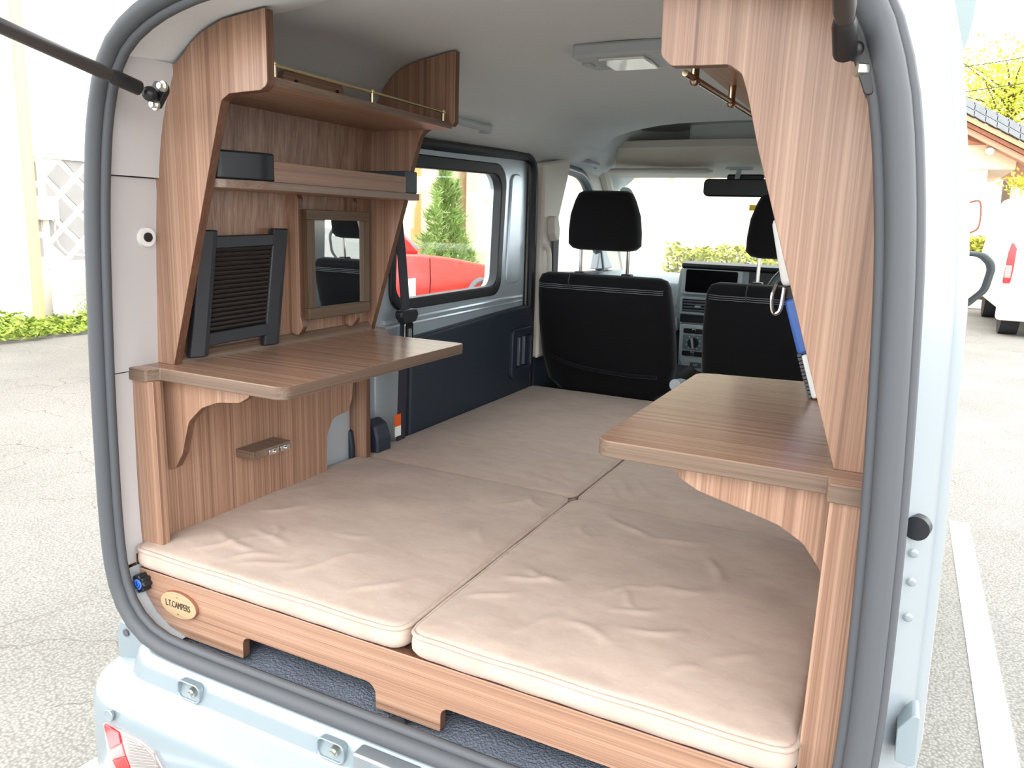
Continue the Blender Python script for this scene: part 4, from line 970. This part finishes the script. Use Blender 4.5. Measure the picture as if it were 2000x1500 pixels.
tb = thing('side_table', 'narrow walnut table under the mirror and black slatted panel on the left', 'table', (-.45, .32, ZT - TH))
TP = fillet([(-.655, -.004), (-.590, -.004), (-.583, .022), (-.2835, .022), (-.2835, .632), (-.50, .632), (-.590, .735), (-.655, .735)], [.002, .006, .004, .024, .014, .0, .004, .002], 6)
mb = MB(); mb.prism(TP, 'z', ZT - TH, ZT, 0, 1); edge_dir(mb); obj('tabletop', mb, [TOPX, EDGE, EDGEY], tb, bevel=.0015)
BR = fillet([(-.611, ZT - TH), (-.611, .128), (-.590, .138), (-.570, .168), (-.548, .235), (-.512, .267), (-.470, .283), (-.415, .290), (-.392, .303), (-.386, ZT - TH)], [0, .004, .012, .02, .03, .03, .03, .02, .01, .0], 5)
mb = MB(); mb.prism(BR, 'y', .050, .066, 0, 1); obj('bracket', mb, [WZ, EDGEZ], tb, bevel=.001)
BR2 = [(x * 1.0, z) for x, z in BR]
mb = MB(); mb.prism(fillet([(-.611, ZT - TH), (-.611, .20), (-.57, .24), (-.52, .285), (-.46, .298), (-.44, ZT - TH)], [0, .004, .02, .02, .01, 0], 5), 'y', .600, .616, 0, 1); obj('bracket', mb, [WZ, EDGEZ], tb, bevel=.001)

un = thing('shelf_unit', 'tall walnut shelf unit with two shelves above the left table', 'shelf unit', (-.55, .37, ZT))
NP = [(-.655, ZT), (-.645, .45), (-.630, .617), (-.617, .731), (-.597, .768), (-.577, .816), (-.566, .849), (-.555, .872), (-.533, .882), (-.505, .906), (-.479, .921), (-.429, .938), (-.334, .948), (-.334, .832), (-.349, .8235), (-.386, .8225), (-.419, .821), (-.437, .812), (-.442, .800), (-.590, ZT)]
RR = [0, .02, .03, .02, .01, .02, .01, .005, .01, .02, .02, .03, .001, .012, .006, 0, .012, .008, .015, 0]
mb = MB(); mb.prism(fillet(NP, RR, 4), 'y', .060, .078, 0, 1); obj('side_panel', mb, [WZ, EDGEZ], un, bevel=.001, smooth=30)
FPn = [(-.665, ZT), (-.66, .60), (-.645, .80), (-.566, .915), (-.549, .938), (-.524, .963), (-.491, .981), (-.442, .993), (-.351, 1.007), (-.351, .850), (-.358, .841), (-.425, .836), (-.445, .823), (-.453, .803), (-.474, .740), (-.491, .670), (-.596, ZT)]
mb = MB(); mb.prism(fillet(FPn, [0, 0, .02, .01, .01, .02, .02, .03, .001, .004, .004, .012, .012, .01, 0, 0, 0], 4), 'y', .680, .698, 0, 1); obj('side_panel', mb, [WZ, EDGEZ], un, bevel=.001, smooth=30)
# back board, a little inclined
mb = MB(); bb = [(-.610, ZT), (-.606, .60), (-.585, .845)]
mb.loft([[(x, y, z) for x, z in bb] + [(x - .012, y, z) for x, z in bb[::-1]] for y in (.078, .680)]); obj('back_panel', mb, [WZ], un, smooth=20)
mb = MB(); mb.prism([(-.610, ZT), (-.592, ZT), (-.592, ZT + .006), (-.604, ZT + .020), (-.610, ZT + .020)], 'y', .078, .680); obj('skirting', mb, [EDGEY], un)
# shelves
mb = MB(); mb.prism([(-.60, .078), (-.340, .078), (-.358, .680), (-.60, .680)], 'z', .834, .848, 0, 1); obj('upper_shelf', mb, [WY, EDGEY], un, bevel=.001)
def brass_rail(x0, y0, x1, y1, z, posts, m, par, name, r=.0036, up=1, h=.022):
    rl = obj(name, MB().tube([(x0, y0, z), (x1, y1, z)], r, 10), m, par)
    for q in posts:
        x, y = x0 + (x1 - x0) * q, y0 + (y1 - y0) * q
        obj('rail_post', MB().cyl((x, y, z - up * h), (x, y, z + up * .002), r * 1.35, n=12).ball((x, y, z + up * .002), r * 1.7, 10), m, rl)
    return rl
brass_rail(-.347, .080, -.365, .660, .868, (.02, .5, .985), BRASS, un, 'brass_rail', .0030, 1, .020)
LS = fillet([(-.60, .078), (-.470, .078), (-.436, .16), (-.434, .660), (-.472, .700), (-.60, .700)], [0, .02, .07, .004, .004, 0], 8)
mb = MB(); mb.prism(LS, 'z', .669, .684, 0, 1); ls = obj('lower_shelf', mb, [WY, EDGEY], un, bevel=.001)
mb = MB(); mb.box(-.455, -.442, .185, .615, .684, .722); obj('shelf_fence', mb, [wood('fence_wood', 'y', (150, 118, 96), (130, 98, 78), (108, 78, 60))], ls, bevel=.001)
CB = fillet([(-.60, .080), (-.48, .080), (-.441, .16), (-.441, .185), (-.60, .185)], [0, .02, .05, 0, 0], 8)
mb = MB(); mb.prism(CB, 'z', .684, .735); obj('corner_block', mb, [BLK], ls, bevel=.004)
mb = MB(); mb.prism(fillet([(-.60, .615), (-.442, .615), (-.438, .655), (-.46, .678), (-.60, .678)], [0, 0, .004, .01, 0], 4), 'z', .684, .735); obj('corner_block', mb, [mat('block_grey', (58, 66, 72), .5)], ls, bevel=.003)
# cover plate of the grab handle above the upper shelf
mb = MB(); mb.prism(fillet([(.315, .848), (.315, .915), (.505, .915), (.505, .848)], [0, .018, .018, 0], 5), 'x', -.548, -.534); cp = obj('cover_plate', mb, [WY], un, bevel=.001)
for yy in (.35, .48): obj('screw', MB().cyl((-.534, yy, .893), (-.531, yy, .893), .004, n=10), BLK, cp)

# black slatted panel
sp_ = thing('slatted_panel', 'black slatted panel with two upright rails leaning on the shelf unit beside the mirror', 'panel', (-.58, .23, ZT))
def rail(y0, y1, z0, z1, par, name, m):
    mb = MB(); mb.loft([[(-.583, y0, z0), (-.572, y0, z0), (-.564, (y0 + y1) / 2, z0), (-.572, y1, z0), (-.583, y1, z0)], [(-.583, y0 - .0 + .02, z1), (-.572, y0 + .02, z1), (-.564, (y0 + y1) / 2 + .02, z1), (-.572, y1 + .02, z1), (-.583, y1 + .02, z1)]])
    return obj(name, mb, m, par, bevel=.003)
def tilt(y, z): return y + (z - .36) * .155
def sl_rail(yc, z0, z1, m=BLK):
    mb = MB()
    mb.loft([[(-.594 + dx, tilt(yc, z) + dy, z) for dx, dy in ((0, -.019), (.014, -.019), (.024, .004), (.020, .019), (0, .019))] for z in (z0, z1)])
    return obj('rail', mb, m, sp_, bevel=.003)
SLB = mat('slat_black', (34, 36, 42), .45); SLD = mat('slat_dark', (52, 46, 44), .6)
sl_rail(.112, .348, .592, SLB); sl_rail(.306, .348, .596, SLB)
for z0, z1, nm in ((.366, .392, 'cross_piece'), (.556, .580, 'cross_piece')):
    mb = MB(); mb.loft([[(-.594, tilt(.13, z), z), (-.578, tilt(.13, z), z), (-.578, tilt(.29, z), z + .004), (-.594, tilt(.29, z), z + .004)] for z in (z0, z1)]); obj(nm, mb, SLB, sp_, bevel=.002)
for k in range(18):
    z = .3935 + k * .0091
    mb = MB(); mb.loft([[(-.592, y, z + dz), (-.586, y, z + dz), (-.579, y, z + .0048 + dz), (-.582, y, z + .0078 + dz), (-.592, y, z + .0078 + dz)] for y, dz in ((tilt(.131, z), 0), (tilt(.288, z), .003))]); obj('slat', mb, SLD, sp_, smooth=0)

# mirror with its two scrolled uprights
mi = thing('mirror', 'wood framed mirror on two curved uprights on the shelf unit', 'mirror', (-.58, .525, .37))
def upright(y):
    UPR = fillet([(-.606, .685), (-.588, .682), (-.578, .66), (-.580, .64), (-.580, .40), (-.572, .376), (-.588, .355), (-.608, .362)], [.004, .006, .006, .002, .006, .012, .012, .003], 5)
    mb = MB(); mb.prism(UPR, 'y', y, y + .016, 0, 1); return obj('upright', mb, [WZ, EDGEZ], mi, bevel=.001)
upright(.398); upright(.592)
for nm, a, b, c, d in (('frame_rail', .412, .638, .616, .638), ('frame_rail', .412, .638, .392, .418), ('frame_stile', .412, .437, .418, .616), ('frame_stile', .614, .638, .418, .616)):
    mb = MB(); mb.box(-.580, -.566, a, b, c, d); obj(nm, mb, [DKW if nm == 'frame_stile' else wood('frame_wood_y', 'y', (104, 82, 60), (88, 68, 48), (70, 54, 38), .5)], mi, bevel=.0012)
mb = MB(); mb.box(-.578, -.573, .436, .615, .417, .617); obj('mirror_glass', mb, MIRR, mi, smooth=0)

# ================================================================== RIGHT WALL UNIT AND TABLE
ru = thing('shelf_unit', 'tall walnut end panel and overhead shelf above the right table', 'shelf unit', (.5, .37, ZT))
RP = [(.655, ZT), (.640, .50), (.627, .617), (.612, .70), (.597, .740), (.575, .785), (.560, .82), (.548, .862), (.530, .886), (.505, .910), (.478, .926), (.429, .942), (.316, .952), (.318, .90), (.320, .836), (.334, .8235), (.370, .822), (.405, .8215), (.422, .810), (.431, .786), (.450, .720), (.577, ZT)]
mb = MB(); mb.prism(fillet(RP, [0, .02, .03, .02, .01, .02, .02, .01, .01, .02, .02, .02, .001, 0, .014, .008, 0, .014, .012, .02, .05, 0], 4), 'y', .060, .078, 0, 1); obj('side_panel', mb, [WZ, EDGEZ], ru, bevel=.001, smooth=30)
mb = MB(); mb.prism(fillet([(-x, z) for x, z in FPn], [0, 0, .02, .01, .01, .02, .02, .03, .001, .004, .004, .012, .012, .01, 0, 0, 0], 4), 'y', .680, .698, 0, 1); obj('side_panel', mb, [WZ, EDGEZ], ru, bevel=.001, smooth=30)
mb = MB(); mb.loft([[(-x, y, z) for x, z in bb] + [(-x + .012, y, z) for x, z in bb[::-1]] for y in (.078, .680)]); obj('back_panel', mb, [WZ], ru, smooth=20)
mb = MB(); mb.prism([(.335, .078), (.60, .078), (.60, .680), (.335, .680)], 'z', .846, .860, 0, 1); obj('upper_shelf', mb, [WY, EDGEY], ru, bevel=.001)
brass_rail(.342, .10, .362, .60, .822, (.09, .50, .95), BRONZE, ru, 'hanging_rail', .0042, -1, .026)

rt = thing('side_table', 'walnut table with a rounded corner jutting over the bed on the right', 'table', (.45, .32, ZT - TH))
TR = fillet([(.2755, .022), (.574, .024), (.576, -.004), (.650, -.004), (.655, .64), (.480, .640), (.2785, .606)], [.022, .003, .004, .002, .002, .01, .03], 6)
mb = MB(); mb.prism(TR, 'z', ZT - TH, ZT, 0, 1); edge_dir(mb); obj('tabletop', mb, [TOPX, EDGE, EDGEY], rt, bevel=.0015)
mb = MB(); mb.prism(fillet([(.377, ZT - TH), (.391, .297), (.416, .284), (.474, .270), (.521, .258), (.553, .240), (.576, .21), (.592, .16), (.600, .10), (.61, .10), (.61, ZT - TH)], [.002, .02, .03, .03, .03, .03, .03, .02, .002, 0, 0], 5), 'y', .045, .061, 0, 1); obj('bracket', mb, [WZ, EDGEZ], rt, bevel=.001)
rp = thing('wall_boarding', 'walnut post and boarding below the right table', 'panelling', (.62, .3, -.05))
mb = MB(); mb.box(.580, .650, .003, .020, -.17, ZT - TH); obj('post_board', mb, [WZ], rp, bevel=.001)
mb = MB(); mb.box(.596, .612, .020, .68, -.15, ZT - TH); obj('wall_board', mb, [WZ], rp, smooth=0)

# white and blue thing hung behind the right panel
wb = thing('handheld_tool', 'white and blue plastic tool with a ribbed grey end hanging behind the right wood panel', 'tool', (.46, .5, .33))
def slant(p, q, y0, y1, wd, m, name, bev=.004):
    p, q = Vector((p[0], p[1])), Vector((q[0], q[1])); d = (q - p).normalized(); n = Vector((-d.y, d.x)) * wd
    if n.x < 0: n = -n
    mb = MB(); mb.prism([tuple(p), tuple(q), tuple(q + n), tuple(p + n)], 'y', y0, y1); return obj(name, mb, m, wb, bevel=bev)
slant((.411, .645), (.440, .530), .47, .53, .06, WHITE, 'white_body', .01)
slant((.440, .530), (.4475, .505), .475, .525, .05, BLK, 'joint')
slant((.447, .508), (.4795, .415), .465, .535, .055, BLUE, 'blue_body', .006)
slant((.485, .415), (.511, .3395), .47, .53, .05, WHITE, 'back_strip', .004)
for k in range(12):
    q = k / 12; p = Vector((.482, .500, .414)).lerp(Vector((.508, .500, .338)), q); obj('rib', MB().cyl((p.x, .475, p.z), (p.x, .525, p.z), .0045, n=8), mat('rib_grey', (84, 86, 88), .6), wb)
mb = MB(); mb.tube(catmull([(.432, .468, .535), (.428, .462, .515), (.430, .462, .492), (.437, .462, .485), (.444, .462, .495), (.446, .466, .53)], 4), .0035, 8); obj('chrome_loop', mb, CHROME, wb)

# seat belt hanging by the sliding door
sb = thing('seat_belt', 'black seat belt with a chrome tongue hanging beside the sliding door window', 'seat belt', (-.62, .86, -.05))
mb = MB(); st_ = [(.815, .80), (.842, .662), (.868, .52), (.885, .395), (.880, .30), (.875, .17), (.865, -.02)]
L_ = [(y - .020, z) for y, z in st_] + [(y + .020, z) for y, z in st_[::-1]]
mb.prism(L_, 'x', -.630, -.627); obj('strap', mb, mat('belt_black', (44, 42, 52), .7), sb)
mb = MB(); mb.prism(fillet([(.842, .372), (.925, .372), (.930, .352), (.915, .335), (.86, .332), (.842, .352)], .012, 4), 'x', -.634, -.610); tg_ = obj('tongue_grip', mb, BLK, sb, bevel=.005)
mb = MB(); mb.ring(rrect(.870, .912, .272, .335, .008), rrect(.880, .902, .283, .315, .004), 'x', -.622, -.618); obj('tongue', mb, CHROME, sb, bevel=.001)
mb = MB(); mb.box(-.628, -.6255, .834, .862, .035, .070, 0); mb.box(-.628, -.6255, .834, .862, .005, .035, 1); obj('warning_tag', mb, [ORTAG, WHITE], sb, smooth=0)
